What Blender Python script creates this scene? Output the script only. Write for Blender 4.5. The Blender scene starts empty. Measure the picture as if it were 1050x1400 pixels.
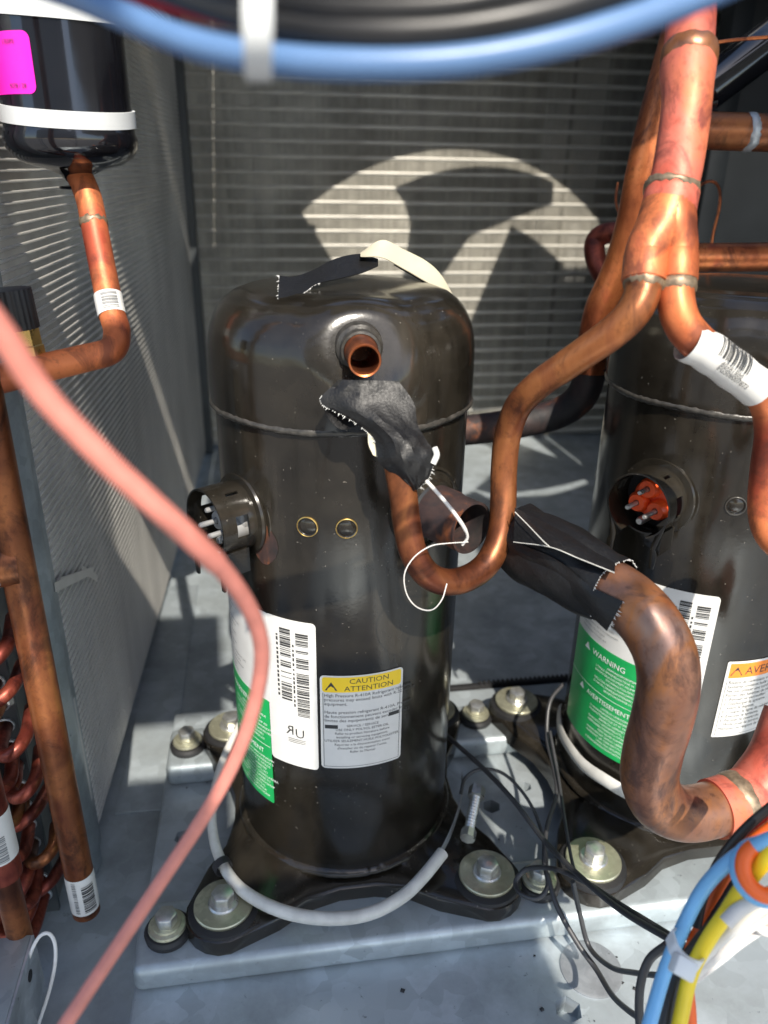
import bpy, bmesh, math, random
from mathutils import Vector, Matrix
random.seed(7)
R_ = math.radians
scn = bpy.context.scene
col = scn.collection

# ------------------------------------------------------------------ camera
FPX = 1057.86                       # focal length in pixels of the 1050 x 1400 photograph
CAM = Vector((-.04862, -.49169, .47276))
FW = Vector((.1424, .9028, -.4058)).normalized()
RT = Vector((.9888, -.1487, .0162)); RT = (RT - FW * RT.dot(FW)).normalized()
UP = RT.cross(FW)
cam = bpy.data.cameras.new('camera'); camo = bpy.data.objects.new('camera', cam); col.objects.link(camo)
camo.matrix_world = Matrix(((RT.x, UP.x, -FW.x, CAM.x), (RT.y, UP.y, -FW.y, CAM.y), (RT.z, UP.z, -FW.z, CAM.z), (0, 0, 0, 1)))
cam.sensor_fit = 'VERTICAL'; cam.sensor_height = 36; cam.lens = FPX / 1400 * 36
cam.clip_start = .01; cam.clip_end = 500
cam.dof.use_dof = True; cam.dof.focus_distance = .47; cam.dof.aperture_fstop = 7.2
scn.camera = camo
scn.render.resolution_x = 768; scn.render.resolution_y = 1024

# ------------------------------------------------------------------ world, sun, exposure
SUN_AZ, SUN_EL = R_(4), R_(47)      # azimuth measured from -Y towards +X
to_sun = Vector((math.sin(SUN_AZ) * math.cos(SUN_EL), -math.cos(SUN_AZ) * math.cos(SUN_EL), math.sin(SUN_EL)))
w = bpy.data.worlds.new('World'); scn.world = w; w.use_nodes = True
sky = w.node_tree.nodes.new('ShaderNodeTexSky'); sky.sky_type = 'NISHITA'; sky.sun_disc = False
sky.sun_elevation = SUN_EL; sky.sun_rotation = math.pi - SUN_AZ
bg = w.node_tree.nodes['Background']; bg.inputs[1].default_value = .15
w.node_tree.links.new(sky.outputs[0], bg.inputs[0])
sl = bpy.data.lights.new('sun', 'SUN'); sl.energy = 4.3; sl.angle = R_(.5); sl.color = (1, .93, .82)
so = bpy.data.objects.new('sun', sl); col.objects.link(so); so.rotation_euler = to_sun.to_track_quat('Z', 'Y').to_euler()
so.location = (0, -3, 3)
scn.view_settings.view_transform = 'Standard'; scn.view_settings.look = 'None'
scn.view_settings.exposure = .85; scn.view_settings.gamma = 1; scn.view_settings.use_curve_mapping = False
scn.render.engine = 'CYCLES'
scn.cycles.max_bounces = 8; scn.cycles.sample_clamp_indirect = 6

def at(px, py, d=None, x=None, y=None, z=None):
    """point of the place seen at photograph pixel (px,py), at view depth d or on the plane x=, y= or z="""
    v = FW + RT * ((px - 525) / FPX) - UP * ((py - 700) / FPX)
    if d is None:
        if x is not None: d = (x - CAM.x) / v.x
        elif y is not None: d = (y - CAM.y) / v.y
        else: d = (z - CAM.z) / v.z
    return CAM + v * d

# ------------------------------------------------------------------ materials
def nodes(name):
    m = bpy.data.materials.new(name); m.use_nodes = True
    nt = m.node_tree; b = nt.nodes['Principled BSDF']
    return m, nt, b
def N(nt, typ, **kw):
    n = nt.nodes.new(typ)
    for k, v in kw.items(): setattr(n, k, v)
    return n
def ramp(nt, stops):
    r = N(nt, 'ShaderNodeValToRGB'); e = r.color_ramp.elements
    while len(e) < len(stops): e.new(.5)
    for i, (p, c) in enumerate(stops):
        e[i].position = p; e[i].color = (*c, 1) if len(c) == 3 else c
    return r
def noise(nt, scale, detail=4, rough=.55, stretch=None, dist=0.):
    tc = N(nt, 'ShaderNodeTexCoord'); n = N(nt, 'ShaderNodeTexNoise')
    n.inputs['Scale'].default_value = scale; n.inputs['Detail'].default_value = detail; n.inputs['Roughness'].default_value = rough
    n.inputs['Distortion'].default_value = dist
    if stretch:
        mp = N(nt, 'ShaderNodeMapping'); mp.inputs['Scale'].default_value = stretch
        nt.links.new(tc.outputs['Object'], mp.inputs[0]); nt.links.new(mp.outputs[0], n.inputs['Vector'])
    else: nt.links.new(tc.outputs['Object'], n.inputs['Vector'])
    return n
def mixc(nt, fac, a, b, typ='MIX'):
    m = N(nt, 'ShaderNodeMix', data_type='RGBA', blend_type=typ)
    for s, v in ((m.inputs[0], fac), (m.inputs[6], a), (m.inputs[7], b)):
        if hasattr(v, 'is_output') or isinstance(v, bpy.types.NodeSocket): nt.links.new(v, s)
        elif isinstance(v, (int, float)): s.default_value = v
        else: s.default_value = (*v, 1)
    return m.outputs[2]
def bump(nt, b, h, dist=.0005, strength=.5):
    bp = N(nt, 'ShaderNodeBump'); bp.inputs['Distance'].default_value = dist; bp.inputs['Strength'].default_value = strength
    nt.links.new(h, bp.inputs['Height']); nt.links.new(bp.outputs[0], b.inputs['Normal'])
def rough_var(nt, b, h, lo, hi):
    mr = N(nt, 'ShaderNodeMapRange'); mr.inputs[1].default_value = .3; mr.inputs[2].default_value = .7
    mr.inputs[3].default_value = lo; mr.inputs[4].default_value = hi
    nt.links.new(h, mr.inputs[0]); nt.links.new(mr.outputs[0], b.inputs['Roughness'])
MATS = {}
def simple(name, c, rough=.5, metal=0., var=.25, scale=60, bmp=0., coat=0., spec=.5):
    m, nt, b = nodes(name)
    n = noise(nt, scale)
    r = ramp(nt, [(.25, tuple(x * (1 - var) for x in c)), (.75, tuple(min(1, x * (1 + var)) for x in c))])
    nt.links.new(n.outputs[0], r.inputs[0]); nt.links.new(r.outputs[0], b.inputs['Base Color'])
    rough_var(nt, b, n.outputs[0], max(.03, rough - .07), min(1, rough + .07))
    b.inputs['Metallic'].default_value = metal; b.inputs['Coat Weight'].default_value = coat; b.inputs['Coat Roughness'].default_value = .12
    b.inputs['Specular IOR Level'].default_value = spec
    if bmp: bump(nt, b, n.outputs[0], bmp, .6)
    MATS[name] = m; return m
def copper(name, cols, rough=.34, metal=.8, scale=28, stretch=(1, 1, .5)):
    m, nt, b = nodes(name)
    n = noise(nt, scale, 6, .6, stretch, .6); n2 = noise(nt, 220, 3, .6); n3 = noise(nt, 13, 3, .6, None, .4); n4 = noise(nt, 90, 5, .7, (1, 1, .25))
    r = ramp(nt, [(.36, cols[0]), (.46, cols[1]), (.55, cols[2]), (.66, cols[3])]); nt.links.new(n.outputs[0], r.inputs[0])
    sp = ramp(nt, [(.55, (0, 0, 0)), (.80, (.55, .55, .55))]); nt.links.new(n2.outputs[0], sp.inputs[0])
    c = mixc(nt, sp.outputs[0], r.outputs[0], tuple(x * .6 for x in cols[0]))
    st_ = noise(nt, 38, 7, .68, (1, 1, .6), .8); sm = ramp(nt, [(.50, (0, 0, 0)), (.62, (.75, .75, .75))]); nt.links.new(st_.outputs[0], sm.inputs[0])
    c = mixc(nt, sm.outputs[0], c, (cols[0][0] * .45, cols[0][1] * .55, cols[0][2] * .8))
    big = ramp(nt, [(.36, (.52, .46, .50)), (.5, (.95, .93, .93)), (.64, (1.12, 1.12, 1.08))]); nt.links.new(n3.outputs[0], big.inputs[0])
    c = mixc(nt, 1., c, big.outputs[0], 'MULTIPLY')
    nt.links.new(c, b.inputs['Base Color']); b.inputs['Metallic'].default_value = metal
    rough_var(nt, b, n4.outputs[0], rough + .16, rough - .08); bump(nt, b, n4.outputs[0], .0003, .35)
    MATS[name] = m; return m
def galv(name, c=(.42, .46, .49), dirt=(.16, .17, .17), rough=.42, metal=.55, sp=90):
    m, nt, b = nodes(name)
    tc = N(nt, 'ShaderNodeTexCoord'); v = N(nt, 'ShaderNodeTexVoronoi'); v.inputs['Scale'].default_value = sp
    nd = noise(nt, 40, 3); mv = N(nt, 'ShaderNodeVectorMath', operation='MULTIPLY_ADD')
    mv.inputs[1].default_value = (.012, .012, .012); nt.links.new(nd.outputs[1], mv.inputs[0]); nt.links.new(tc.outputs['Object'], mv.inputs[2])
    nt.links.new(mv.outputs[0], v.inputs['Vector'])
    sv = ramp(nt, [(0, tuple(x * .82 for x in c)), (1, tuple(min(1, x * 1.15) for x in c))]); nt.links.new(v.outputs['Color'], sv.inputs[0])
    n = noise(nt, 14, 7, .62); dr = ramp(nt, [(.42, (0, 0, 0)), (.68, (1, 1, 1))]); nt.links.new(n.outputs[0], dr.inputs[0])
    n2 = noise(nt, 130, 4, .7); d2 = ramp(nt, [(.66, (0, 0, 0)), (.74, (.8, .8, .8))]); nt.links.new(n2.outputs[0], d2.inputs[0])
    c1 = mixc(nt, dr.outputs[0], sv.outputs[0], dirt)
    c2 = mixc(nt, d2.outputs[0], c1, tuple(x * .5 for x in dirt))
    nt.links.new(c2, b.inputs['Base Color']); b.inputs['Metallic'].default_value = metal
    rough_var(nt, b, n.outputs[0], rough - .06, rough + .2); bump(nt, b, n2.outputs[0], .0003, .25)
    MATS[name] = m; return m
def shell_paint():
    m, nt, b = nodes('shell_black')
    n = noise(nt, 30, 6, .65); n2 = noise(nt, 420, 2, .5); n3 = noise(nt, 16, 5, .6, (1, 1, .15))
    r = ramp(nt, [(.3, (.008, .0068, .0052)), (.75, (.023, .0195, .0145))]); nt.links.new(n.outputs[0], r.inputs[0])
    sp = ramp(nt, [(.72, (0, 0, 0)), (.78, (.6, .6, .6))]); nt.links.new(n2.outputs[0], sp.inputs[0])
    st = ramp(nt, [(.56, (0, 0, 0)), (.80, (.5, .5, .5))]); nt.links.new(n3.outputs[0], st.inputs[0])
    c = mixc(nt, st.outputs[0], r.outputs[0], (.085, .072, .055))
    c = mixc(nt, sp.outputs[0], c, (.24, .22, .19))
    nt.links.new(c, b.inputs['Base Color']); rough_var(nt, b, n.outputs[0], .12, .22); b.inputs['Specular IOR Level'].default_value = .5
    bump(nt, b, n2.outputs[0], .00012, .3); MATS['shell_black'] = m
shell_paint()
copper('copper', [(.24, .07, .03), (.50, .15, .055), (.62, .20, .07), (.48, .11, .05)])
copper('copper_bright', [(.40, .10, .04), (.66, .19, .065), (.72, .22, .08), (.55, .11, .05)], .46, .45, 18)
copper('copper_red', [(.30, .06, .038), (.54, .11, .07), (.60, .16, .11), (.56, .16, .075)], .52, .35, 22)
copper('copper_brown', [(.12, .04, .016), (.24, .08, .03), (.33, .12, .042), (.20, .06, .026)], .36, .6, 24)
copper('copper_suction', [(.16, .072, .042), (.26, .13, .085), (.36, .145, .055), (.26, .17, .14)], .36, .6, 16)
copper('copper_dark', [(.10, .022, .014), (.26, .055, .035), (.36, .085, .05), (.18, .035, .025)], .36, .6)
copper('copper_rust_shade', [(.012, .010, .010), (.028, .016, .015), (.04, .02, .017), (.20, .06, .016)], .62, .0, 40)  # rust and scorch brown; also paints the shade on the rear elbow
galv('galvanised', (.40, .45, .47), (.27, .30, .31)); galv('galvanised_floor', (.42, .47, .50), (.28, .31, .32), .40, .45, 60)
galv('galvanised_clean', (.52, .55, .57), (.28, .29, .30), .38, .6, 120)
galv('zinc_yellow', (.50, .49, .36), (.30, .28, .19), .35, .75, 300)
galv('zinc_grey', (.34, .36, .38), (.16, .17, .18), .5, .6, 200)
simple('steel_bolt', (.55, .55, .52), .33, .85, .25, 200)
simple('rubber', (.012, .012, .013), .6, 0, .3, 80, .0003)
simple('tape_black', (.006, .0058, .006), .48, 0, .35, 700, .0004, 0, .4)
simple('tape_adhesive', (.52, .48, .36), .55, 0, .08, 60)
simple('tape_thread', (.55, .55, .53), .8, 0, .1, 200)
simple('label_white', (.62, .61, .58), .45, 0, .05, 80)
simple('label_green', (.012, .34, .085), .4, 0, .12, 60)
simple('label_yellow', (.86, .58, .015), .4, 0, .05, 60)
simple('label_orange', (.88, .24, .02), .4, 0, .05, 60)
simple('label_pink', (.95, .02, .50), .4, 0, .04, 60)
simple('ink_black', (.03, .03, .03), .6, 0, .2)
simple('ink_white', (.8, .82, .78), .5, 0, .05)
simple('ink_grey', (.22, .22, .22), .6, 0, .2)
simple('wire_blue', (.10, .19, .36), .38, 0, .08, 40)
simple('wire_lightblue', (.17, .43, .72), .4, 0, .08, 40)
simple('wire_black', (.012, .012, .013), .42, 0, .3, 60)
simple('wire_grey', (.035, .035, .037), .45, 0, .3, 60)
simple('wire_vermilion', (.78, .06, .015), .4, 0, .1)
simple('wire_red', (.60, .012, .03), .35, 0, .1)
simple('wire_yellow', (.82, .60, .02), .42, 0, .1, 40)
simple('wire_orange', (.85, .13, .015), .42, 0, .1, 40)
simple('wire_white', (.66, .63, .59), .45, 0, .1, 60)
simple('pink_plastic', (.58, .205, .16), .5, 0, .16, 120, .0001)
simple('nylon', (.64, .66, .66), .4, 0, .06, 60)
simple('silicone_white', (.52, .51, .47), .45, 0, .18, 90)
simple('braze', (.24, .18, .12), .48, .55, .4, 300, .0004)
simple('brass', (.62, .42, .14), .3, .9, .2, 120)
simple('terminal_red', (.85, .09, .015), .4, 0, .08, 80)
simple('drier_black', (.006, .006, .008), .1, 0, .2, 40, 0, .7)
simple('weld', (.05, .046, .04), .35, .2, .5, 260, .0006)
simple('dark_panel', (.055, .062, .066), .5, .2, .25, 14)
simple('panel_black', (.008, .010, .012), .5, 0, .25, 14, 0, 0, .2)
simple('black_void', (.01, .01, .011), .8, 0, .2)
simple('roof_membrane', (.20, .195, .19), .8, 0, .15, 2)
simple('cabinet_paint', (.58, .57, .54), .5, 0, .1, 8)
simple('glass_fuse', (.10, .10, .10), .15, .2)
def fin_mat(name, a, b_):
    m, nt, b = nodes(name); n = noise(nt, 20, 5, .65); n2 = noise(nt, 6, 3)
    r = ramp(nt, [(.3, a), (.7, b_)]); nt.links.new(n.outputs[0], r.inputs[0])
    r2 = ramp(nt, [(.35, (.7, .7, .7)), (.65, (1.1, 1.1, 1.1))]); nt.links.new(n2.outputs[0], r2.inputs[0])
    nt.links.new(mixc(nt, 1., r.outputs[0], r2.outputs[0], 'MULTIPLY'), b.inputs['Base Color'])
    b.inputs['Metallic'].default_value = .35; b.inputs['Roughness'].default_value = .45; MATS[name] = m
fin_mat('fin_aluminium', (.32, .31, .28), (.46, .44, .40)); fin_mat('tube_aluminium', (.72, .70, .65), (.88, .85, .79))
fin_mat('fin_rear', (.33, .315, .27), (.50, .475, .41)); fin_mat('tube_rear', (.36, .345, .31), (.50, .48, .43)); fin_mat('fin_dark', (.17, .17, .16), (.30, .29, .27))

# ------------------------------------------------------------------ mesh helpers
def frame(d):
    d = d.normalized(); a = Vector((0, 0, 1)) if abs(d.z) < .9 else Vector((0, 1, 0))
    u = d.cross(a).normalized(); return u, d.cross(u).normalized()
def catmull(P, n):
    P = [Vector(p) for p in P]
    if len(P) < 3: return [P[0].lerp(P[-1], i / n) for i in range(n + 1)]
    Q = [P[0] * 2 - P[1]] + P + [P[-1] * 2 - P[-2]]; out = []
    for i in range(1, len(Q) - 2):
        a, b, c, d = Q[i - 1], Q[i], Q[i + 1], Q[i + 2]
        for k in range(n):
            t = k / n
            out.append(.5 * ((2 * b) + (c - a) * t + (2 * a - 5 * b + 4 * c - d) * t * t + (3 * b - a - 3 * c + d) * t ** 3))
    out.append(P[-1]); return out
def lin(vals, n):
    out = []
    for i in range(len(vals) - 1): out += [vals[i] + (vals[i + 1] - vals[i]) * k / n for k in range(n)]
    return out + [vals[-1]]
class MB:
    def __init__(s): s.v = []; s.f = []
    def add(s, V, F):
        o = len(s.v); s.v += [Vector(v) for v in V]; s.f += [tuple(i + o for i in f) for f in F]; return s
    def tube(s, P, r, seg=20, caps=True, open_end=None, wall=.0012):
        rs = r if isinstance(r, (list, tuple)) else [r] * len(P)
        P = [Vector(p) for p in P]; T = []
        for i in range(len(P)): T.append((P[min(i + 1, len(P) - 1)] - P[max(i - 1, 0)]).normalized())
        u, v = frame(T[0]); V = []; F = []
        for i, p in enumerate(P):
            if i:
                ax = T[i - 1].cross(T[i])
                if ax.length > 1e-7:
                    q = Matrix.Rotation(T[i - 1].angle(T[i]), 3, ax); u = q @ u
                u = (u - T[i] * u.dot(T[i])).normalized(); v = T[i].cross(u)
            else: v = T[0].cross(u)
            for k in range(seg):
                a = 2 * math.pi * k / seg; V.append(p + (u * math.cos(a) + v * math.sin(a)) * rs[i])
        for i in range(len(P) - 1):
            for k in range(seg):
                k2 = (k + 1) % seg; F.append((i * seg + k, i * seg + k2, (i + 1) * seg + k2, (i + 1) * seg + k))
        if caps: F.append(tuple(range(seg))[::-1]); F.append(tuple((len(P) - 1) * seg + k for k in range(seg)))
        return s.add(V, F)
    def lathe(s, prof, o, d, seg=40, closed=False):
        o = Vector(o); d = Vector(d).normalized(); u, v = frame(d); V = []; F = []
        for (r, h) in prof:
            for k in range(seg):
                a = 2 * math.pi * k / seg; V.append(o + d * h + (u * math.cos(a) + v * math.sin(a)) * max(r, 1e-5))
        n = len(prof)
        for i in range(n - 1 + (1 if closed else 0)):
            j = (i + 1) % n
            for k in range(seg):
                k2 = (k + 1) % seg; F.append((i * seg + k, i * seg + k2, j * seg + k2, j * seg + k))
        return s.add(V, F)
    def box(s, lo, hi, M=None):
        x0, y0, z0 = lo; x1, y1, z1 = hi
        V = [Vector(p) for p in ((x0, y0, z0), (x1, y0, z0), (x1, y1, z0), (x0, y1, z0), (x0, y0, z1), (x1, y0, z1), (x1, y1, z1), (x0, y1, z1))]
        if M is not None: V = [M @ v for v in V]
        return s.add(V, [(0, 3, 2, 1), (4, 5, 6, 7), (0, 1, 5, 4), (1, 2, 6, 5), (2, 3, 7, 6), (3, 0, 4, 7)])
    def prism(s, poly, h0, h1, M=None):
        n = len(poly); V = [Vector((x, y, h0)) for x, y in poly] + [Vector((x, y, h1)) for x, y in poly]
        if M is not None: V = [M @ v for v in V]
        F = [tuple(range(n))[::-1], tuple(range(n, 2 * n))] + [(i, (i + 1) % n, n + (i + 1) % n, n + i) for i in range(n)]
        return s.add(V, F)
    def grid(s, rows):
        n = len(rows[0]); V = [p for r in rows for p in r]
        F = [(i * n + k, i * n + k + 1, (i + 1) * n + k + 1, (i + 1) * n + k) for i in range(len(rows) - 1) for k in range(n - 1)]
        return s.add(V, F)
    def mesh(s, name, bevel=0, solid=0, angle=35, seg=2):
        me = bpy.data.meshes.new(name); me.from_pydata([tuple(v) for v in s.v], [], s.f); me.update()
        bm = bmesh.new(); bm.from_mesh(me)
        if solid: bmesh.ops.solidify(bm, geom=bm.faces[:], thickness=solid)
        bmesh.ops.recalc_face_normals(bm, faces=bm.faces[:])
        if bevel:
            es = [e for e in bm.edges if len(e.link_faces) == 2 and e.calc_face_angle(0) > R_(40)]
            bmesh.ops.bevel(bm, geom=es, offset=bevel, segments=seg, affect='EDGES', profile=.5, clamp_overlap=True)
        bm.to_mesh(me); bm.free(); me.shade_smooth(); me.set_sharp_from_angle(angle=R_(angle)); return me
    def build(s, name, mat, parent=None, bevel=0, solid=0, angle=35, seg=2, kind=None):
        me = s.mesh(name, bevel, solid, angle, seg); return put(name, me, mat, parent, kind)
def put(name, me, mat, parent=None, kind=None):
    o = bpy.data.objects.new(name, me); col.objects.link(o)
    if mat and not me.materials: me.materials.append(MATS[mat])
    if parent is not None: o.parent = parent
    if kind: o['kind'] = kind
    return o
def tag(o, label, cat, group=None):
    o['label'] = label; o['category'] = cat
    if group: o['group'] = group
    return o
def thing(name, label, cat, loc=(0, 0, 0), group=None, rot=None):
    o = bpy.data.objects.new(name, None); col.objects.link(o); o.location = loc; o.empty_display_size = .02
    if rot: o.rotation_euler = rot
    return tag(o, label, cat, group)
def world_child(o, root):           # geometry given in world coordinates under an Empty at root.location
    o.parent = root; o.matrix_parent_inverse = Matrix.Translation(-Vector(root.location)); return o
def copy_tree(o, parent=None):
    c = o.copy(); col.objects.link(c)
    if parent is not None: c.parent = parent
    for ch in list(o.children): copy_tree(ch, c)
    return c
def pxpath(pts, n=6, default=None):
    """(px, py, depth) triples -> smooth list of points"""
    return catmull([at(p[0], p[1], p[2]) for p in pts], n)
_tc = {}
def text_flat(body, size, align='LEFT', squeeze=1.):
    cu = bpy.data.curves.new('t', 'FONT'); cu.body = body; cu.size = size; cu.align_x = align; cu.resolution_u = 2
    o = bpy.data.objects.new('t', cu); col.objects.link(o)
    dg = bpy.context.evaluated_depsgraph_get(); me = bpy.data.meshes.new_from_object(o.evaluated_get(dg))
    V = [(v.co.x * squeeze, v.co.y) for v in me.vertices]; F = [tuple(p.vertices) for p in me.polygons]
    bpy.data.objects.remove(o); bpy.data.curves.remove(cu); bpy.data.meshes.remove(me); return V, F

# ------------------------------------------------------------------ the setting: ground, floor pan, base plate
g = MB().grid([[Vector((x, y, -.62)) for x in (-40, 40)] for y in (-40, 40)]).build('ground', 'roof_membrane'); g['kind'] = 'structure'
fl = MB().box((-.30, -.62, -.079), (1.30, 1.17, -.075)).build('floor', 'galvanised_floor'); fl['kind'] = 'structure'
def hexpoly(cx, cy, r, a0=0): return [(cx + r * math.cos(a0 + k * math.pi / 3), cy + r * math.sin(a0 + k * math.pi / 3)) for k in range(6)]
BX0 = -.157
pb = MB().box((BX0, -.60, -.0745), (1.10, .172, -.0402))
plate = pb.build('base_plate', 'galvanised_floor', bevel=.002)
cutters = MB()
for px, py, r in ((252, 1144, .0085), (672, 1102, .008), (777, 1380, .0095), (718, 1075, .006), (690, 1180, .004)):
    p = at(px, py, z=-.04); cutters.prism(hexpoly(p.x, p.y, r, .3), -.056, .0)
cut = cutters.build('cutter', None)
md = plate.modifiers.new('b', 'BOOLEAN'); md.object = cut; md.operation = 'DIFFERENCE'; md.solver = 'EXACT'
dg = bpy.context.evaluated_depsgraph_get(); me2 = bpy.data.meshes.new_from_object(plate.evaluated_get(dg))
me2.shade_flat(); plate.modifiers.clear(); plate.data = me2; bpy.data.objects.remove(cut)
tag(plate, 'flat galvanised steel plate with hexagonal holes under the mounting rails', 'steel plate')
p = at(808, 1325, z=-.04)
dk = MB().lathe([(0, 0), (.0215, 0), (.0215, .0012), (.0195, .0018), (.006, .0014), (.004, .0022), (0, .0022)], (p.x, p.y, -.0402), (0, 0, 1), 40).build('knockout_disc', 'zinc_grey')
tag(dk, 'round grey metal disc lying flat on the plate in front of the rail', 'disc')
# rails across
def rail(y0, y1, x0, label):
    m = MB().box((x0, y0, -.04), (1.08, y1, -.018)).build('mounting_rail', 'galvanised', bevel=.006, seg=4); return tag(m, label, 'rail', 'cross rails under the compressors')
rail(-.1265, -.071, BX0 + .001, 'galvanised front mounting rail running along the bottom of the picture')
rail(.066, .121, BX0 + .003, 'galvanised rear mounting rail behind the left compressor')
# floor details behind
s0 = MB().box((.02, .1745, -.0745), (.40, .181, -.0385)).build('edge_trim', 'rubber', bevel=.001)
tag(s0, 'black comb-like edge trim on the floor between the two compressors', 'edge trim')
for i in range(34):
    MB().box((.165 + i * .0052, .1735, -.0380), (.1675 + i * .0052, .181, -.0365)).build('tooth', 'rubber', s0)
pf = MB().box((-.205, .075, -.0748), (-.158, .5, -.0725)).build('floor_panel', 'galvanised_floor', bevel=.0008)
tag(pf, 'raised galvanised sheet on the floor beside the left coil', 'floor panel')

# left coil: fine horizontal tubes, vertical fins between
TL = Vector((math.sin(R_(2)), math.cos(R_(2)), 0)); NL = Vector((math.cos(R_(2)), -math.sin(R_(2)), 0)); OL = Vector((-.2135, .06, 0))
coil = thing('condenser_coil', 'ribbed aluminium coil wall with fine horizontal tubes along the left side', 'coil', OL)
S0, S1 = -.010, 1.035
tm = MB(); A = [TL * S0 - NL * .016, TL * S1 - NL * .016, TL * S1, TL * S0]
h = .00105
V = []
for zz in (-h, h): V += [a + Vector((0, 0, zz)) for a in A]
tm.add(V, [(0, 3, 2, 1), (4, 5, 6, 7), (0, 1, 5, 4), (1, 2, 6, 5), (2, 3, 7, 6), (3, 0, 4, 7)])
tme = tm.mesh('tube', bevel=.0005)
for i in range(112):
    o = put('tube', tme, 'tube_aluminium', coil); o.location = (0, 0, -.062 + i * .0067)
fm = MB(); s = S0
while s < S1:
    j = random.uniform(-.0003, .0003); ln = random.choice((0, 0, 0, .0006))
    a = OL + TL * (s + j) - NL * .0052; b = OL + TL * (s + j + .0027) - NL * (.0008 - ln * .6)
    fm.add([(a.x, a.y, -.066), (b.x, b.y, -.066), (b.x, b.y, .70), (a.x, a.y, .70)], [(0, 1, 2, 3)]); s += .0026
world_child(fm.build('fins', 'fin_aluminium', kind='stuff'), coil)
bl = MB().add([OL + TL * S0 - NL * .02 + Vector((0, 0, -.07)), OL + TL * S1 - NL * .02 + Vector((0, 0, -.07)), OL + TL * S1 - NL * .02 + Vector((0, 0, -.062)), OL + TL * S0 + Vector((0, 0, -.062))], [(0, 1, 2, 3)])
# galvanised end post of the left coil, with a folded ridge
q = at(50, 660, d=.52)
post = thing('coil_end_post', 'folded galvanised steel post at the near edge of the left coil', 'post', OL + TL * S0)
pp = [(-.012, -.0005), (.0015, -.0005), (.0025, -.004), (.0025, -.024), (.008, -.026), (.008, -.032), (.004, -.048), (-.012, -.048)]
MB().prism([(a * NL.x + b * TL.x, a * NL.y + b * TL.y) for a, b in pp], -.075, .72).build('sheet', 'galvanised', post, bevel=.001)
for i in range(22):
    z = -.02 + i * .03
    a = NL * .0026 + TL * -.0135
    MB().box((a.x - .0004, a.y - .0012, z), (a.x + .0004, a.y + .0012, z + .004)).build('slot', 'black_void', post)
lab = MB(); a = NL * .0032 + TL * -.0215; b = NL * .0032 + TL * -.009
lab.add([a + Vector((0, 0, -.02)), b + Vector((0, 0, -.02)), b + Vector((0, 0, .085)), a + Vector((0, 0, .085))], [(0, 1, 2, 3)])
st = lab.build('sticker', 'label_white', post, solid=.0002)
ink = MB()
for i in range(46):
    z = -.012 + i * .0019; k = random.uniform(.2, .8)
    if random.random() < .8:
        c = a.lerp(b, .15) + NL * .0005; e = a.lerp(b, .15 + .6 * k) + NL * .0005; hh = random.uniform(.0003, .0009)
        ink.add([c + Vector((0, 0, z)), e + Vector((0, 0, z)), e + Vector((0, 0, z + hh)), c + Vector((0, 0, z + hh))], [(0, 1, 2, 3)])
ink.build('print', 'ink_grey', st)
# pale patch on the coil face
bp = MB()
for (x0, y0, x1, y1) in ((76, 803, 112, 786), (84, 796, 128, 780), (112, 778, 133, 790)):
    a = at(x0, y0, x=-.2105); b = at(x1, y1, x=-.2095); u = Vector((0, 0, .004))
    bp.add([a - u, b - u, b + u, a + u], [(0, 1, 2, 3)])
world_child(bp.build('pale_patch', 'tube_aluminium', solid=.0006), coil)

# back coil
YB = 1.10
back = thing('rear_coil', 'finned coil wall across the back, out of focus, with sunlit patches', 'coil', (.4, YB, 0))
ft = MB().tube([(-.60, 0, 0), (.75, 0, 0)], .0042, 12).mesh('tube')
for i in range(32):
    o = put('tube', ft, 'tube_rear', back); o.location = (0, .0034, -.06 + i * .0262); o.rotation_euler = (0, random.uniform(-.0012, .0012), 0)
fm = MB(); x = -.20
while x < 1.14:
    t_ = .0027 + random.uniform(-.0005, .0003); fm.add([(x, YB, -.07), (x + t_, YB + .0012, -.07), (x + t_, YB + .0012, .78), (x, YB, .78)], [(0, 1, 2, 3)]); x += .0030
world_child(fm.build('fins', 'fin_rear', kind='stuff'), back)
for (x0, x1, mat) in ((783, 822, 'cabinet_paint'), (500, 544, 'black_void'), (440, 447, 'black_void'), (320, 372, 'cabinet_paint'), (745, 775, 'cabinet_paint')):
    a = at(x0, 180, y=1.135); b = at(x1, 180, y=1.135)
    world_child(MB().box((a.x, 1.132, -.07), (b.x, 1.14, .78)).build('frame_strip', mat), back)
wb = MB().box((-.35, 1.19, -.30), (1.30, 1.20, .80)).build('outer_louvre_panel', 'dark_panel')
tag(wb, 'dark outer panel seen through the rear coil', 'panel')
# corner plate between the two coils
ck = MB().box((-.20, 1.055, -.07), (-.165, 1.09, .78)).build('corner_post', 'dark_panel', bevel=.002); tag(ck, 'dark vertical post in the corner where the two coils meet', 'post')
# right side panel far behind the right compressor
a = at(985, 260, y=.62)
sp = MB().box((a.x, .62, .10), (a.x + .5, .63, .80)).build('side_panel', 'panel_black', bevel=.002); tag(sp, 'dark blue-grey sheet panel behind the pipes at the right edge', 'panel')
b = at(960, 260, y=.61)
sp2 = MB().box((b.x, .605, -.07), (a.x - .004, .64, .80)).build('frame_post', 'panel_black', bevel=.003); tag(sp2, 'dark upright frame post beside the dark side panel', 'post')

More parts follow.
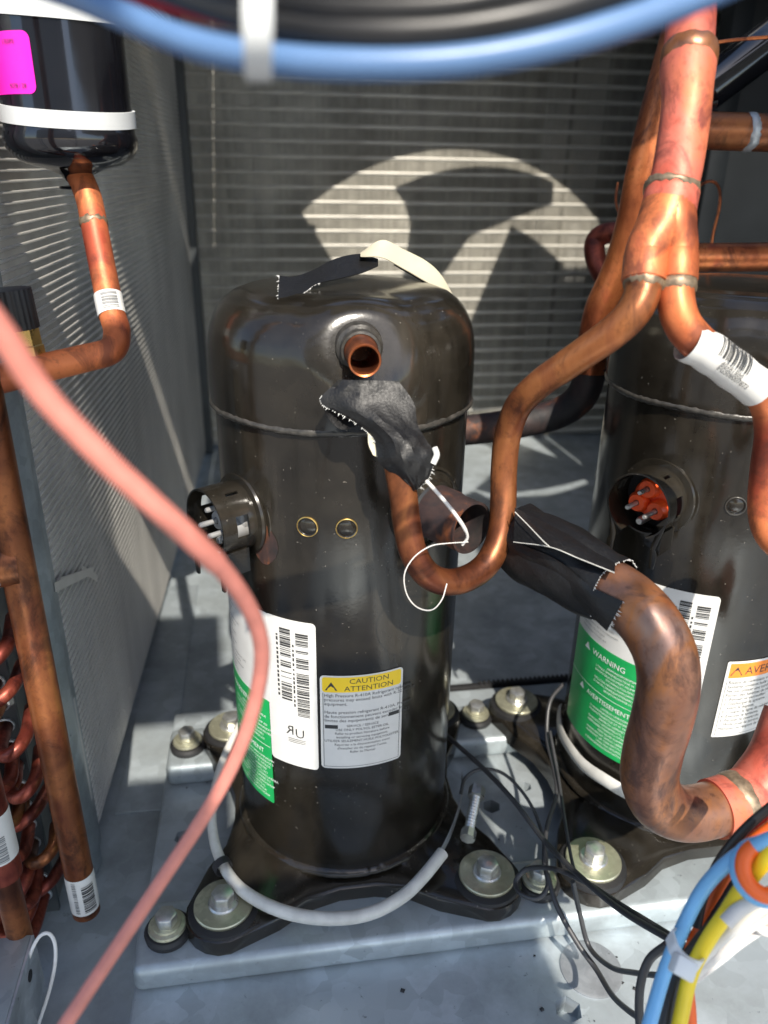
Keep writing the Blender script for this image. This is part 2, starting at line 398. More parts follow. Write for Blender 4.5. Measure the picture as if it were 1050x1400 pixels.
# top deck with the round fan opening, the fan in it, and unseen blockers added to shape the sunlight
ZD = .80; FC = Vector((.352, .38)); FR = .458
deck = thing('top_deck', 'sheet metal top deck with a round fan opening above the picture', 'deck', (FC.x, FC.y, ZD))
X0, X1, Y0, Y1 = -.105, 1.25, -.20, 1.25
inn = []; out = []
for k in range(97):
    a = 2 * math.pi * k / 96; c_, s_ = math.cos(a), math.sin(a); inn.append(Vector((FR * c_, FR * s_, 0)))
    t = min((X1 - FC.x) / c_ if c_ > 1e-6 else 9, (X0 - FC.x) / c_ if c_ < -1e-6 else 9, (Y1 - FC.y) / s_ if s_ > 1e-6 else 9, (Y0 - FC.y) / s_ if s_ < -1e-6 else 9)
    out.append(Vector((max(t, FR + .005) * c_, max(t, FR + .005) * s_, 0)))
MB().grid([[v - Vector((0, 0, .008)) for v in inn], inn, out]).build('deck_sheet', 'cabinet_paint', deck, solid=.0015)
for (y0, y1) in ((.03, .33), (.62, 1.25)): world_child(MB().box((-.32, y0, ZD - .001), (-.106, y1, ZD + .001)).build('shade_strip', 'cabinet_paint'), deck)  # strips added beside the deck to band the sun on the left coil
fan = thing('fan', 'broad-bladed fan in the opening above the picture', 'fan', (FC.x, FC.y, ZD - .012))
MB().lathe([(0, -.04), (.075, -.04), (.085, -.03), (.085, .05), (0, .05)], (0, 0, 0), (0, 0, 1), 40).build('hub', 'dark_panel', fan)
bl3 = MB(); rows = []
for r_, a0, a1 in ((.07, 84, 116), (.14, 94, 124), (.21, 93, 118), (.29, 82, 108), (.36, 66, 104), (.40, 60, 105), (.43, 63, 107)):
    rows.append([Vector((r_ * math.cos(R_(a0 + (a1 - a0) * k / 6)), r_ * math.sin(R_(a0 + (a1 - a0) * k / 6)), .03 - .05 * k / 6)) for k in range(7)])
bme = bl3.grid(rows).mesh('blade', solid=.002)
for k in range(5):
    o = put('blade', bme, 'dark_panel', fan); o.rotation_euler.z = k * math.pi * .4 - R_(1)
def sector(r0, r1, a0, a1): return [(r0 * math.cos(R_(a0 + (a1 - a0) * k / 8)), r0 * math.sin(R_(a0 + (a1 - a0) * k / 8))) for k in range(9)] + [(r1 * math.cos(R_(a1 + (a0 - a1) * k / 8)), r1 * math.sin(R_(a1 + (a0 - a1) * k / 8))) for k in range(9)]
for sec in ((.05, .56, 128, 190), (.09, .378, 4, 71)): MB().prism(sector(*sec), -.034, -.026).build('shade_sector', 'dark_panel', fan)  # sectors added under the fan to trim the sun patch on the rear coil
cbx = MB().box((.335, -.80, .80), (1.15, -.21, .98)).build('shade_box', 'cabinet_paint', bevel=.004); tag(cbx, 'added grey box above and right of the picture, blocking sun', 'box')  # unseen box added to keep sun off the right shell and floor
svp = MB(); svp.prism([(-1.2, .50), (.185, .50), (.185, 1.07), (.032, 1.07), (.032, .885), (-.03, .885), (-.03, 1.02), (-1.2, 1.02)], 0, .02, Matrix(((1, 0, 0, 0), (0, 0, 1, -.92), (0, 1, 0, 0), (0, 0, 0, 1))))
pw = thing('shade_screen', 'added stepped grey sheet on posts behind the viewer, blocking sun', 'screen', (-.4, -.93, -.62))  # added out of view, its steps cut to shade the lower shell and rails
world_child(svp.build('sheet', 'cabinet_paint', bevel=.003), pw)
for x in (-1.1, -.5, .16): world_child(MB().box((x, -.96, -.62), (x + .02, -.922, .52)).build('post', 'cabinet_paint'), pw)
gb = thing('shade_board', 'added board on a post behind the viewer, blocking sun', 'rail', (-.6, -.95, -.62))  # added out of view to shade the floor at the left
world_child(MB().box((-1.2, -.945, 1.15), (-.03, -.925, 1.37)).build('board', 'cabinet_paint', bevel=.003), gb); world_child(MB().box((-1.0, -.985, -.62), (-.95, -.947, 1.36)).build('post', 'cabinet_paint'), gb)
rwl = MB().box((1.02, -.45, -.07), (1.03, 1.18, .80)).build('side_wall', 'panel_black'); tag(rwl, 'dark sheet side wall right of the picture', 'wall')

# ------------------------------------------------------------------ compressors
RS = .0818
def cyl(az, z, r): return Vector((r * math.sin(az), -r * math.cos(az), z))
def cyl_patch(a0, a1, z0, z1, r, rad=.004, n=28, flare=0):
    """label sheet lying on the shell; rounded corners"""
    m = MB(); rows = []
    zs = sorted(set([z0 + rad * (1 - math.cos(t * math.pi / 10)) for t in range(6)] + [z1 - rad * (1 - math.cos(t * math.pi / 10)) for t in range(6)]))
    for z in zs:
        dz = min(z - z0, z1 - z); ins = 0
        if dz < rad: ins = rad - math.sqrt(max(0, rad * rad - (rad - dz) ** 2))
        b0, b1 = a0 + ins / r, a1 - ins / r
        rows.append([cyl(b0 + (b1 - b0) * k / n, z, r) for k in range(n + 1)])
    return m.grid(rows)
def cyl_text(m, body, size, a0, z, r, align='LEFT', squeeze=1., slant=0):
    V, F = text_flat(body, size, align, squeeze); m.add([cyl(a0 + x / r, z + y + slant * x, r) for x, y in V], F)
def cyl_rect(m, a0, a1, z0, z1, r, n=6):
    m.grid([[cyl(a0 + (a1 - a0) * k / n, z, r) for k in range(n + 1)] for z in (z0, z1)])
def tri_sign(m, a, z, s, r):
    P = [(0, s), (-s * .62, 0), (s * .62, 0)]; m.add([cyl(a + x / r, z + y, r) for x, y in P], [(0, 1, 2)])
def smooth(e0, e1, x): t = max(0, min(1, (x - e0) / (e1 - e0))); return t * t * (3 - 2 * t)

def compressor(loc, label, left):
    root = thing('scroll_compressor', label, 'compressor', loc, 'scroll compressors on the rails')
    # shell
    sh = MB().lathe([(.079, -.002), (RS, .004), (RS, .338)], (0, 0, 0), (0, 0, 1), 120).build('shell', 'shell_black', root, angle=50)
    # upper cap with the pressed boss round the discharge stub
    prof = [(.0838, .336), (.0843, .340), (.0843, .352), (.0843, .360), (.0842, .367), (.0838, .373), (.0829, .379), (.0815, .3845), (.0792, .390), (.0762, .395), (.0722, .3995), (.067, .403), (.060, .4055), (.05, .4072), (.04, .408), (.026, .4086), (.012, .409), (0, .409)]
    pr2 = []
    for i in range(len(prof) - 1):
        for k in range(3): t = k / 3; pr2.append((prof[i][0] + (prof[i + 1][0] - prof[i][0]) * t, prof[i][1] + (prof[i + 1][1] - prof[i][1]) * t))
    pr2.append(prof[-1])
    cm = MB().lathe(pr2, (0, 0, 0), (0, 0, 1), 160)
    cb = Vector((.004, -.080, .380)); nb = Vector((.03, -.93, .36)).normalized()
    for i, v in enumerate(cm.v):
        d = v - cb; al = d.dot(nb); rr = (d - nb * al).length
        if al > -.06 and v.y < 0:
            tgt = .0030 - al; k = smooth(.044, .018, rr)
            if tgt > 0: cm.v[i] = v + nb * min(tgt, .02) * k
    cap = cm.build('cap', 'shell_black', root, angle=60)
    # weld seam bead, lumpy
    wm = MB(); rng = random.Random(3 if left else 5); pts = []
    seg = 220
    ring = []
    for k in range(seg):
        a = 2 * math.pi * k / seg; r0 = .0838 + rng.uniform(-.0002, .0003); z0 = .3375 + .0004 * math.sin(7 * a) + rng.uniform(-.0002, .0002); hw = .0028 + rng.uniform(-.0004, .0005)
        ring.append([Vector((r * math.cos(a), r * math.sin(a), z)) for r, z in ((r0 - .004, z0 - hw), (r0 - .0006, z0 - hw * .8), (r0 + .0012, z0 - hw * .2), (r0 + .0013, z0 + hw * .3), (r0 - .0002, z0 + hw), (r0 - .003, z0 + hw * 1.1))])
    ring.append(ring[0]); wm.grid(ring).build('weld_seam', 'weld', root, angle=80)
    wm = MB(); ring = []
    for k in range(seg):
        a = 2 * math.pi * k / seg; r0 = .0828 + rng.uniform(-.0002, .0003); hw = .0021 + rng.uniform(-.0003, .0003)
        ring.append([Vector((r * math.cos(a), r * math.sin(a), z)) for r, z in ((r0 - .003, .001 + hw * 1.4), (r0 - .0006, .001 + hw), (r0 + .002, .001 + hw * .3), (r0 + .0032, .001 - hw * .6), (r0 + .003, .001 - hw))])
    ring.append(ring[0]); wm.grid(ring).build('base_weld', 'shell_black', root, angle=80)
    # foot plate with four ears and turned-down lip
    bm_ = MB(); poly = []
    c = .0953
    for qd in range(4):
        a0 = qd * math.pi / 2 + math.pi / 4
        ce = Vector((c * math.copysign(1, math.cos(a0)), c * math.copysign(1, math.sin(a0))))
        for k in range(9):
            t = a0 - math.pi * .42 + k / 8 * math.pi * .84; poly.append((ce.x + .0250 * math.cos(t), ce.y + .0250 * math.sin(t)))
        # concave side to the next ear
        am = a0 + math.pi / 4; mx, my = math.cos(am), math.sin(am); tx, ty = -my, mx
        for s_, o_ in ((-.058, .107), (-.038, .0945), (-.013, .0885), (.013, .0885), (.038, .0945), (.058, .107)):
            poly.append((mx * o_ + tx * s_, my * o_ + ty * s_))
    n = len(poly)
    rows = []
    for f_, z in ((.78, -.0052), (.86, -.006), (.985, -.007), (1., -.008), (1.003, -.011), (1.003, -.0225), (.992, -.0225)):
        rows.append([Vector((x * f_, y * f_, z)) for x, y in poly] + [Vector((poly[0][0] * f_, poly[0][1] * f_, z))])
    inner = [Vector((.078 * math.cos(math.atan2(y, x)), .078 * math.sin(math.atan2(y, x)), .001)) for x, y in poly]; inner.append(inner[0])
    bm_.grid([inner] + rows).build('foot_plate', 'shell_black', root, solid=.0015, angle=40)
    # discharge stub
    o = Vector((.001, -.079, .386)); d = Vector((-.01, -.985, -.06)).normalized()
    st = MB().lathe([(.013, 0), (.0125, .006), (.0108, .0075), (.0105, .012), (.0092, .0125)], o, d, 36).build('discharge_collar', 'weld', root)
    MB().lathe([(.0094, .010), (.0088, .013), (.0084, .026), (.0085, .0295), (.0082, .030), (.0074, .0295), (.0072, -.004)], o, d, 36).build('discharge_stub', 'copper' if left else 'copper', root)
    # suction stub
    a = R_(32); d = cyl(a, 0, 1); o = cyl(a, .285, .072)
    MB().lathe([(.026, .002), (.0262, .0115), (.0245, .0125), (.0235, .0115), (.0225, .013), (.0195, .0145), (.0185, .018), (.0165, .019)], o, d, 44).build('suction_collar', 'shell_black', root)
    if left:
        MB().lathe([(.0168, .010), (.0166, .030), (.0158, .034), (.0158, .0485), (.0143, .0485), (.0143, 0)], o, d, 44).build('suction_stub', 'copper_rust_shade', root)
    # spot-weld plugs
    for adeg in (-20.5, -4.2):
        a = R_(adeg); d = cyl(a, 0, 1)
        pg = MB().lathe([(.0062, -.001), (.0062, .0006), (.0055, .0007), (.005, .0002), (.0035, .0010), (0, .0012)], cyl(a, .279, RS), d, 28).build('plug', 'shell_black', root)
        MB().lathe([(.0066, -.0005), (.0065, .0008), (.0061, .0010), (.0058, .0006)], cyl(a, .279, RS), d, 28).build('ring', 'brass' if left else 'weld', pg)
    # terminal cup : thin drum open to the front, with windows and hanging fence arms
    a = R_(-57 if left else -55); d = cyl(a, 0, 1); u = cyl(a + math.pi / 2, 0, 1); o = cyl(a, .275, 0)
    def P(th, L, r): return o + d * L + (u * math.cos(th) + Vector((0, 0, 1)) * math.sin(th)) * r
    cu = MB(); SEG = 60; Ls = [.074, .080, .086, .0885, .0935, .097, .1015, .1065]
    rows = [[P(2 * math.pi * k / SEG, L, .0222 if L > .08 else .0215) for k in range(SEG)] for L in Ls]
    Vv = [p for r in rows for p in r]; F = []
    for i in range(len(Ls) - 1):
        for k in range(SEG):
            ang = k * 360 / SEG
            win = (i in (3, 4)) and (ang < 24 or ang >= 348 or 150 <= ang < 174 or (60 <= ang < 66))
            gap = (i >= 5 and 246 <= ang < 294)
            if win or gap: continue
            F.append((i * SEG + k, i * SEG + (k + 1) % SEG, (i + 1) * SEG + (k + 1) % SEG, (i + 1) * SEG + k))
    cu.add(Vv, F); cup = cu.build('terminal_cup', 'shell_black', root, solid=.0012, angle=40)
    for L, r in ((.078, .027), (.0825, .0258)):
        MB().lathe([(r - .006, L - .0035), (r, L - .003), (r + .0006, L - .0015), (r, L), (r - .004, L + .0005)], o, d, 48).build('flange_ring', 'shell_black', cup)
    Mx = Matrix(((u.x, d.x, 0, o.x), (u.y, d.y, 0, o.y), (0, 0, 1, o.z), (0, 0, 0, 1)))     # local: x along u, y outward, z up
    for sx in (-1, 1):
        ar = MB().prism([(sx * .0205, -.008), (sx * .0178, -.020), (sx * .0165, -.026), (sx * .0185, -.030), (sx * .0172, -.040), (sx * .0140, -.040), (sx * .0130, -.024), (sx * .0150, -.016)], 0, .0016,
                        Mx @ Matrix.Translation((0, .1063, 0)) @ Matrix.Rotation(math.pi / 2, 4, 'X')); ar.build('fence_arm', 'shell_black', cup, bevel=.0004)
        MB().box((sx * .0178 - .0008, .088, -.030), (sx * .0178 + .0008, .1045, -.014), Mx).build('fence_side', 'shell_black', cup)
    MB().box((-.0085, .088, -.034), (.0085, .0898, -.0205), Mx).build('fence_tab', 'shell_black', cup, bevel=.0006)
    blk = MB().lathe([(.0205, .074), (.0205, .083), (0, .083)], o, d, 36).build('terminal_base', 'black_void' if not left else 'shell_black', cup)
    tb = MB()
    for k, th in enumerate((100, 205, 320)):
        e = P(R_(th), 0, .0082); tb.lathe([(.0072, .082), (.0072, .0915), (.0056, .0945), (.0022, .0945)], e, d, 18)
        MB().lathe([(.0017, .086), (.0017, .1035 + .002 * k), (.0012, .1045 + .002 * k), (0, .1045 + .002 * k)], e, d, 12).build('pin', 'steel_bolt' if not left else 'ink_grey', cup)
    tb.lathe([(.0135, .082), (.0135, .087), (.012, .0885), (0, .0885)], o, d, 24)
    tb.build('terminal_block', 'terminal_red' if not left else 'ink_grey', cup)
    MB().lathe([(.0028, .084), (.0028, .096), (.002, .0975), (0, .0975)], P(R_(262), 0, .0145), d, 14).build('ground_screw', 'steel_bolt', cup)
    # ---- big two-column label
    A0, A1, A2 = R_(-98), R_(-43.5), R_(-18)
    r1, r2 = RS + .00035, RS + .0006
    lb = cyl_patch(A1, A2, .0955, .2125, r1, .003).build('data_label', 'label_white', root, solid=-.00015)
    cyl_patch(A0, A1 + R_(1.), .142, .2125, r1 + .0001, .001).build('data_label', 'label_white', root, solid=-.00015)
    gl = cyl_patch(A0, A1 - R_(.2), .0515, .1425, r1 + .0002, .0015).build('warning_label', 'label_green', root, solid=-.00015)
    ik = MB(); rng = random.Random(11)
    for (b0, b1, z0, z1) in ((-35.5, -30, .150, .205), (-27.5, -21.5, .139, .203)):
        z = z0
        while z < z1:
            hh = rng.choice((.0004, .0006, .0009, .0013)); cyl_rect(ik, R_(b0), R_(b1), z, z + hh, r2 + .0002); z += hh + rng.choice((.0004, .0006, .0010))
            if rng.random() < .04: z += .003
    for k in range(14):
        z = .152 + k * .0036; cyl_rect(ik, R_(-37.5), R_(-36.5), z, z + rng.uniform(.0012, .0028), r2 + .0002, 2)
        cyl_rect(ik, R_(-29.2), R_(-28.4), z - .006, z - .006 + rng.uniform(.0012, .003), r2 + .0002, 2)
    V, F = text_flat('R', .0105, 'LEFT', -1.); cw = -min(x for x, y in V)
    ik.add([cyl(R_(-34) + (x + cw) / RS, .122 + y, r2 + .0002) for x, y in V], [tuple(reversed(f)) for f in F])
    cyl_text(ik, 'U', .0105, R_(-29.4), .1205, r2 + .0002)
    for k in range(3): cyl_rect(ik, R_(-33), R_(-24), .1185 - k * .0014, .1189 - k * .0014, r2 + .0002)
    ik.build('print', 'ink_black', lb)
    ik = MB()
    for k in range(17):
        z = .207 - k * .0037
        cyl_text(ik, ''.join(rng.choice('aeimnorstuvx ') for _ in range(rng.randint(18, 34))), .0029, R_(-92), z, r2 + .0004)
    ik.build('fine_print', 'ink_grey', lb)
    ik = MB()
    for k, (t, sz, aa) in enumerate((('WARNING', .0068, -78),)):
        tri_sign(ik, R_(-83), .1315, .006, r2 + .0005); cyl_text(ik, t, sz, R_(aa), .1315, r2 + .0005)
    tri_sign(ik, R_(-83), .0945, .0055, r2 + .0005); cyl_text(ik, 'AVERTISSEMENT', .0058, R_(-78), .0945, r2 + .0005)
    cyl_rect(ik, A0, A1 - R_(.5), .1025, .1029, r2 + .0005, 20)
    for base, cnt in ((.127, 7), (.090, 11)):
        for k in range(cnt):
            z = base - k * .0034
            cyl_text(ik, ''.join(rng.choice('AEINORSTUMPL ') for _ in range(rng.randint(16, 30))), .0027, R_(-74 if k % 3 else -66), z, r2 + .0005)
    ik.build('print', 'ink_white', gl)
    # ---- second label
    if left:
        B0, B1, z0, z1 = R_(-16.6), R_(22.5), .0985, .1745
        cl = cyl_patch(B0, B1, z0, z1, r1, .003).build('caution_label', 'label_white', root, solid=-.00015)
        cyl_patch(B0 + R_(1), B1 - R_(1), .1615, z1 - .0012, r1 + .0002, .002).build('band', 'label_yellow', cl)
        ik = MB(); tri_sign(ik, R_(-11.5), .1630, .0066, r2)
        cyl_text(ik, 'CAUTION', .0054, R_(6), .1682, r2, 'CENTER', 1.1); cyl_text(ik, 'ATTENTION', .0054, R_(6), .1626, r2, 'CENTER', 1.1)
        lines = ['High Pressure R-410A Refrigerant operating', 'pressures may exceed limits with R-22 service', 'equipment.', '', 'Haute pression refrigerant R-410A. Pression', 'de fonctionnement peuvent exceder les', 'limites des equipements de service du R-22.']
        for k, t in enumerate(lines): cyl_text(ik, t, .0034, B0 + R_(1.8), .1578 - k * .00335, r2)
        lines = ['SERVICE / SERVICE', 'USE ONLY POLYOL ESTER OIL', 'Refer to product literature before', 'installing or servicing equipment.', 'UTILISER SEULEMENT HUILE POLYOLESTER', 'Reporter a la documentation avant', "d'installer ou de reparer l'unite.", 'Refer to Manual']
        for k, t in enumerate(lines): cyl_text(ik, t, .0027, R_(3), .1335 - k * .0031, r2, 'CENTER')
        cyl_rect(ik, B0 + R_(2), B0 + R_(8), .1322, .1352, r2); cyl_rect(ik, B1 - R_(7), B1 - R_(1.6), .1375, .1405, r2)
        t_ = .00035
        for (e0, e1, f0, f1) in ((B0 + R_(1.2), B1 - R_(1.2), z0 + .0015, z0 + .0015 + t_), (B0 + R_(1.2), B0 + R_(1.45), z0 + .0015, .161), (B1 - R_(1.45), B1 - R_(1.2), z0 + .0015, .161)): cyl_rect(ik, e0, e1, f0, f1, r2, 14)
        ik.build('print', 'ink_black', cl)
    else:
        B0, B1, z0, z1 = R_(-8), R_(36), .0955, .1615
        cl = cyl_patch(B0, B1, z0, z1, r1, .0012).build('warning_label', 'label_white', root, solid=-.00015)
        cyl_patch(B0 + R_(1.6), B1 - R_(1.6), .1475, z1 - .0018, r1 + .0002, .0006).build('band', 'label_orange', cl)
        ik = MB(); tri_sign(ik, R_(-2.5), .1495, .0075, r2); cyl_text(ik, 'AVERTISSEMENT', .0092, R_(2), .1500, r2)
        lines = ['Risque de terminaux sous pression.', 'Systeme contient huile et refrigerant.', 'Ne pas utiliser une torche.', 'Porter des lunettes de securite.', '1. Fermer et verrouiller.', '2. Decharger le systeme.', '   avant la depose.', '3. Couper la ligne de refrigerant.', '4. Evacuer le systeme.', '5. Fermer le couvercle.', '   Mode pour le service.', 'Manquer au respect de ces consignes']
        for k, t in enumerate(lines): cyl_text(ik, t, .0036, B0 + R_(2.4), .1425 - k * .0037, r2)
        t_ = .0003
        for (e0, e1, f0, f1) in ((B0 + R_(1.4), B1 - R_(1.4), z0 + .0016, z0 + .0016 + t_), (B0 + R_(1.4), B0 + R_(1.65), z0 + .0016, .146)): cyl_rect(ik, e0, e1, f0, f1, r2, 16)
        ik.build('print', 'ink_black', cl)
    if left:
        sc = MB(); c0 = R_(-42.); 
        rows = []
        for i in range(9):
            t = i / 8; hw = .011 * math.sin(math.pi * min(.98, max(.02, t))) ** .6
            rows.append([cyl(c0 + (k / 6 - .5) * 2 * hw / RS, .2475 + t * .028, RS + .0003) for k in range(7)])
        sc.grid(rows).build('scorched_patch', 'copper_rust_shade', root)
    return root
cl_ = compressor((0, 0, 0), 'black scroll compressor in the centre with open copper stub and yellow caution label', True)
cr_ = compressor((.2732, 0, 0), 'black scroll compressor at the right with orange terminal block and orange warning label', False)

# ------------------------------------------------------------------ mounting bolts
def hexprof(r, h0, h1, rot=.2): return hexpoly(0, 0, r, rot), h0, h1
def foot_bolt():
    r = thing('mounting_bolt', '', 'bolt', (0, 0, 0), 'compressor foot bolts')
    MB().lathe([(.0245, -.019), (.026, -.010), (.0245, -.0045), (.020, -.003), (0, -.003)], (0, 0, 0), (0, 0, 1), 40).build('grommet', 'rubber', r)
    MB().lathe([(.016, -.019), (.0162, -.010), (.016, -.004)], (0, 0, 0), (0, 0, 1), 30).build('sleeve', 'galvanised', r)
    MB().lathe([(.006, -.003), (.0202, -.003), (.0206, -.0022), (.0206, -.0008), (.0200, 0), (.006, .0002)], (0, 0, 0), (0, 0, 1), 48).build('washer', 'zinc_yellow', r)
    MB().lathe([(.0105, 0), (.0105, .0012), (.0095, .0022), (.005, .0026)], (0, 0, 0), (0, 0, 1), 32).build('flange', 'steel_bolt', r)
    MB().prism(hexpoly(0, 0, .0082, .3), .0018, .0105).build('head', 'steel_bolt', r, bevel=.0011)
    return r
proto = foot_bolt(); c = .0953; DX = .2732
spots = [((-c, -c), 'bolt and washer at the front left foot of the central compressor, beside the white band'), ((c, -c), 'bolt and washer at the front right foot of the central compressor'),
         ((-c, c), 'bolt and washer at the rear left foot of the central compressor'), ((c, c), 'half-hidden bolt at the rear right foot of the central compressor'),
         ((DX - c, -c), 'bolt and pale washer at the front left foot of the right compressor'), ((DX - c, c), 'bolt and washer at the rear left foot of the right compressor')]
for i, ((x, y), lb) in enumerate(spots):
    o = proto if i == 0 else copy_tree(proto); o.location = (x, y, .0005 * i); o['label'] = lb; o.rotation_euler.z = random.uniform(0, 3)
def rail_bolt():
    r = thing('rail_bolt', '', 'bolt', (0, 0, 0), 'rail hold-down bolts')
    MB().lathe([(.0155, 0), (.016, .004), (.0145, .0065), (.006, .007)], (0, 0, 0), (0, 0, 1), 32).build('rubber_pad', 'rubber', r)
    MB().lathe([(.006, .0068), (.0128, .0068), (.0131, .0075), (.0125, .0092), (.0098, .0098), (.0094, .0112), (.004, .0112)], (0, 0, 0), (0, 0, 1), 36).build('washer', 'zinc_yellow', r)
    MB().prism(hexpoly(0, 0, .0078, .1), .0108, .0195).build('head', 'steel_bolt', r, bevel=.0012)
    return r
proto = rail_bolt()
for i, (x, y, lb) in enumerate(((-.134, -.100, 'small bolt at the front left end of the front rail, behind the pink tube'), (-.1355, .092, 'small bolt at the left end of the rear rail'),
                                (.1357, -.0975, 'small bolt on the front rail between the compressors, looped by a dark wire'), (.138, .096, 'small bolt on the rear rail between the compressors'))):
    o = proto if i == 0 else copy_tree(proto); o.location = (x, y, -.0178); o['label'] = lb; o.rotation_euler.z = random.uniform(0, 3)

# ------------------------------------------------------------------ copper pipework
def pipe_obj(name, label, P, r, mat, seg=26, rs=None, caps=True, group=None):
    root = thing(name, label, 'pipe', P[0], group)
    o = MB().tube(P, rs or r, seg, caps).build('pipe', mat); world_child(o, root); return root
def ring_on(root, p, d, r, w, mat, name='braze_ring', amp=.0006):
    rng = random.Random(int(p[0] * 1e5)); seg = 40; u, v = frame(d); rows = []
    for k in range(seg):
        a = 2 * math.pi * k / seg; j0 = rng.uniform(-1, 1) * amp * 1.2 + amp * math.sin(3 * a + p[0] * 900); j1 = rng.uniform(-1, 1) * amp * 1.6 + amp * math.sin(2 * a + p[1] * 700); q = rng.uniform(-.3, .3) * amp
        rows.append([p + d * (t * w * .5 + (j0 if i < 2 else j1 if i > 2 else 0)) + (u * math.cos(a) + v * math.sin(a)) * (r + h_ + (q if 0 < i < 4 else 0)) for i, (t, h_) in enumerate(((-1, -.0004), (-.75, .00035), (0, .0006), (.75, .00035), (1, -.0004)))])
    rows.append(rows[0]); o = MB().grid(rows).build(name, mat, angle=80); world_child(o, root); return o
def sleeve_on(root, P, r, mat, name, seg=26, arc=None):
    o = MB().tube(P, r, seg, False).build(name, mat); world_child(o, root); return o
def barcode_on(root, parent, P, r, a0, a1, t0, t1, mat='ink_black', seedv=1, ref=None):
    """bars round the pipe axis between fractions t0..t1 of straight segment P0-P1; angle measured from ref direction"""
    rng = random.Random(seedv); p0, p1 = Vector(P[0]), Vector(P[-1]); d = (p1 - p0); L = d.length; d.normalize()
    u = (ref - d * ref.dot(d)).normalized(); v = d.cross(u); m = MB(); t = t0 * L
    while t < t1 * L:
        w_ = rng.choice((.0004, .0006, .001, .0014)); n = 6
        m.grid([[p0 + d * (t + dt) + (u * math.cos(a0 + (a1 - a0) * k / n) + v * math.sin(a0 + (a1 - a0) * k / n)) * r for k in range(n + 1)] for dt in (0, w_)])
        t += w_ + rng.choice((.0004, .0006, .001))
    o = m.build('barcode', mat); o.parent = parent; return o

# header with Y branch, left S-bend run, right run
hd = [at(950, -60, .385), at(945, 20, .378), at(941, 80, .374), at(938, 150, .372), at(928, 220, .37), at(919, 262, .37), at(911, 300, .369)]
H = catmull(hd, 6)
rsH = []
for i, p in enumerate(H):
    t = i / (len(H) - 1); r = .0116
    r += .0014 * math.exp(-((t - .36) / .06) ** 2)
    if t > .83: r = .0128
    rsH.append(r)
hroot = thing('header_pipe', 'thick sunlit copper header pipe splitting into two branches at upper right', 'pipe', H[-1])
world_child(MB().tube(H, rsH, 32).build('pipe', 'copper_red'), hroot)
# Y fork: body flares from the round header into two side-by-side sockets
fk = MB(); rows = []
L0, L1 = at(911, 296, .369), at(906, 330, .368)
A1_, A2_ = at(884, 345, .367), at(880, 386, .366); B1_, B2_ = at(926, 345, .368), at(924, 388, .367)
for pth, rr in (([at(913, 286, .369), at(903, 312, .368), A1_, A2_], [.0126, .0120, .0100, .0098]), ([at(913, 286, .369), at(918, 312, .368), B1_, B2_], [.0126, .0118, .0094, .0092])):
    fk.tube(catmull(pth, 6), lin(rr, 6), 30)
world_child(fk.build('fork', 'copper_bright'), hroot)
for (q0, q1, rr) in ((A1_, A2_, .0104), (B1_, B2_, .0099)):
    dq = (q1 - q0).normalized(); world_child(MB().lathe([(rr - .0012, 0), (rr, .003), (rr, .0145), (rr - .0002, .0152), (rr - .0014, .0152)], q0 - dq * .001, dq, 32).build('socket', 'copper_bright'), hroot)
ring_on(hroot, at(918, 260, .37), (H[-1] - H[-8]).normalized(), .0126, .004, 'braze')
# solder blob on the upper collar
ring_on(hroot, at(942, 78, .374), (H[12] - H[6]).normalized(), .0128, .009, 'copper_suction', 'collar', .0004)

sp_px = [(880, 380, .366), (877, 405, .365), (862, 432, .366), (836, 456, .371), (805, 478, .379), (770, 502, .390), (735, 527, .403), (708, 556, .418), (694, 595, .432), (689, 640, .440), (688, 685, .443), (684, 730, .443), (668, 768, .440), (642, 789, .434), (612, 796, .427), (584, 785, .420), (565, 755, .414), (556, 715, .410), (551, 675, .405), (545, 640, .401), (538, 610, .397)]
SP = pxpath(sp_px, 5)
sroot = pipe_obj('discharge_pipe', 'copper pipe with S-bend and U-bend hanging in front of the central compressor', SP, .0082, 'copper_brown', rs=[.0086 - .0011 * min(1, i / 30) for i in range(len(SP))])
d0 = (SP[1] - SP[0]).normalized(); ring_on(sroot, SP[0] + d0 * .002, d0, .0088, .006, 'braze')
# brighter upper stretch of the same pipe (heat coloured): a thin overlay is avoided; the pipe itself is split in two parts
rp_px = [(924, 386, .367), (924, 410, .366), (931, 438, .366), (948, 462, .368), (985, 494, .374), (1025, 522, .381), (1048, 548, .388), (1056, 590, .396), (1050, 640, .404), (1046, 690, .410), (1052, 725, .412), (1075, 748, .410), (1105, 740, .405), (1120, 690, .40)]
RP = pxpath(rp_px, 5)
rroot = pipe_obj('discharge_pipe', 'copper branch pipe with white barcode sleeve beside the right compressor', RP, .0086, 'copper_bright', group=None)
d0 = (RP[1] - RP[0]).normalized(); ring_on(rroot, RP[0] + d0 * .002, d0, .0090, .0065, 'braze')
sl0, sl1 = at(943, 470, .3685), at(1040, 536, .3845)
lbp = [sl0.lerp(sl1, t / 10) for t in range(11)]
slv = sleeve_on(rroot, catmull([at(940, 466, .3675), at(968, 481, .3708), at(1000, 504, .3762), at(1036, 531, .3835)], 4), [.0096 + .0003 * math.sin(i * 1.7) for i in range(13)], 'label_white', 'paper_sleeve')
tocam = (CAM - sl0).normalized()
barcode_on(rroot, slv, [at(966, 480, .3705), at(1004, 507, .3765)], .0103, R_(-75), R_(-10), 0, 1, 'ink_black', 4, tocam); 
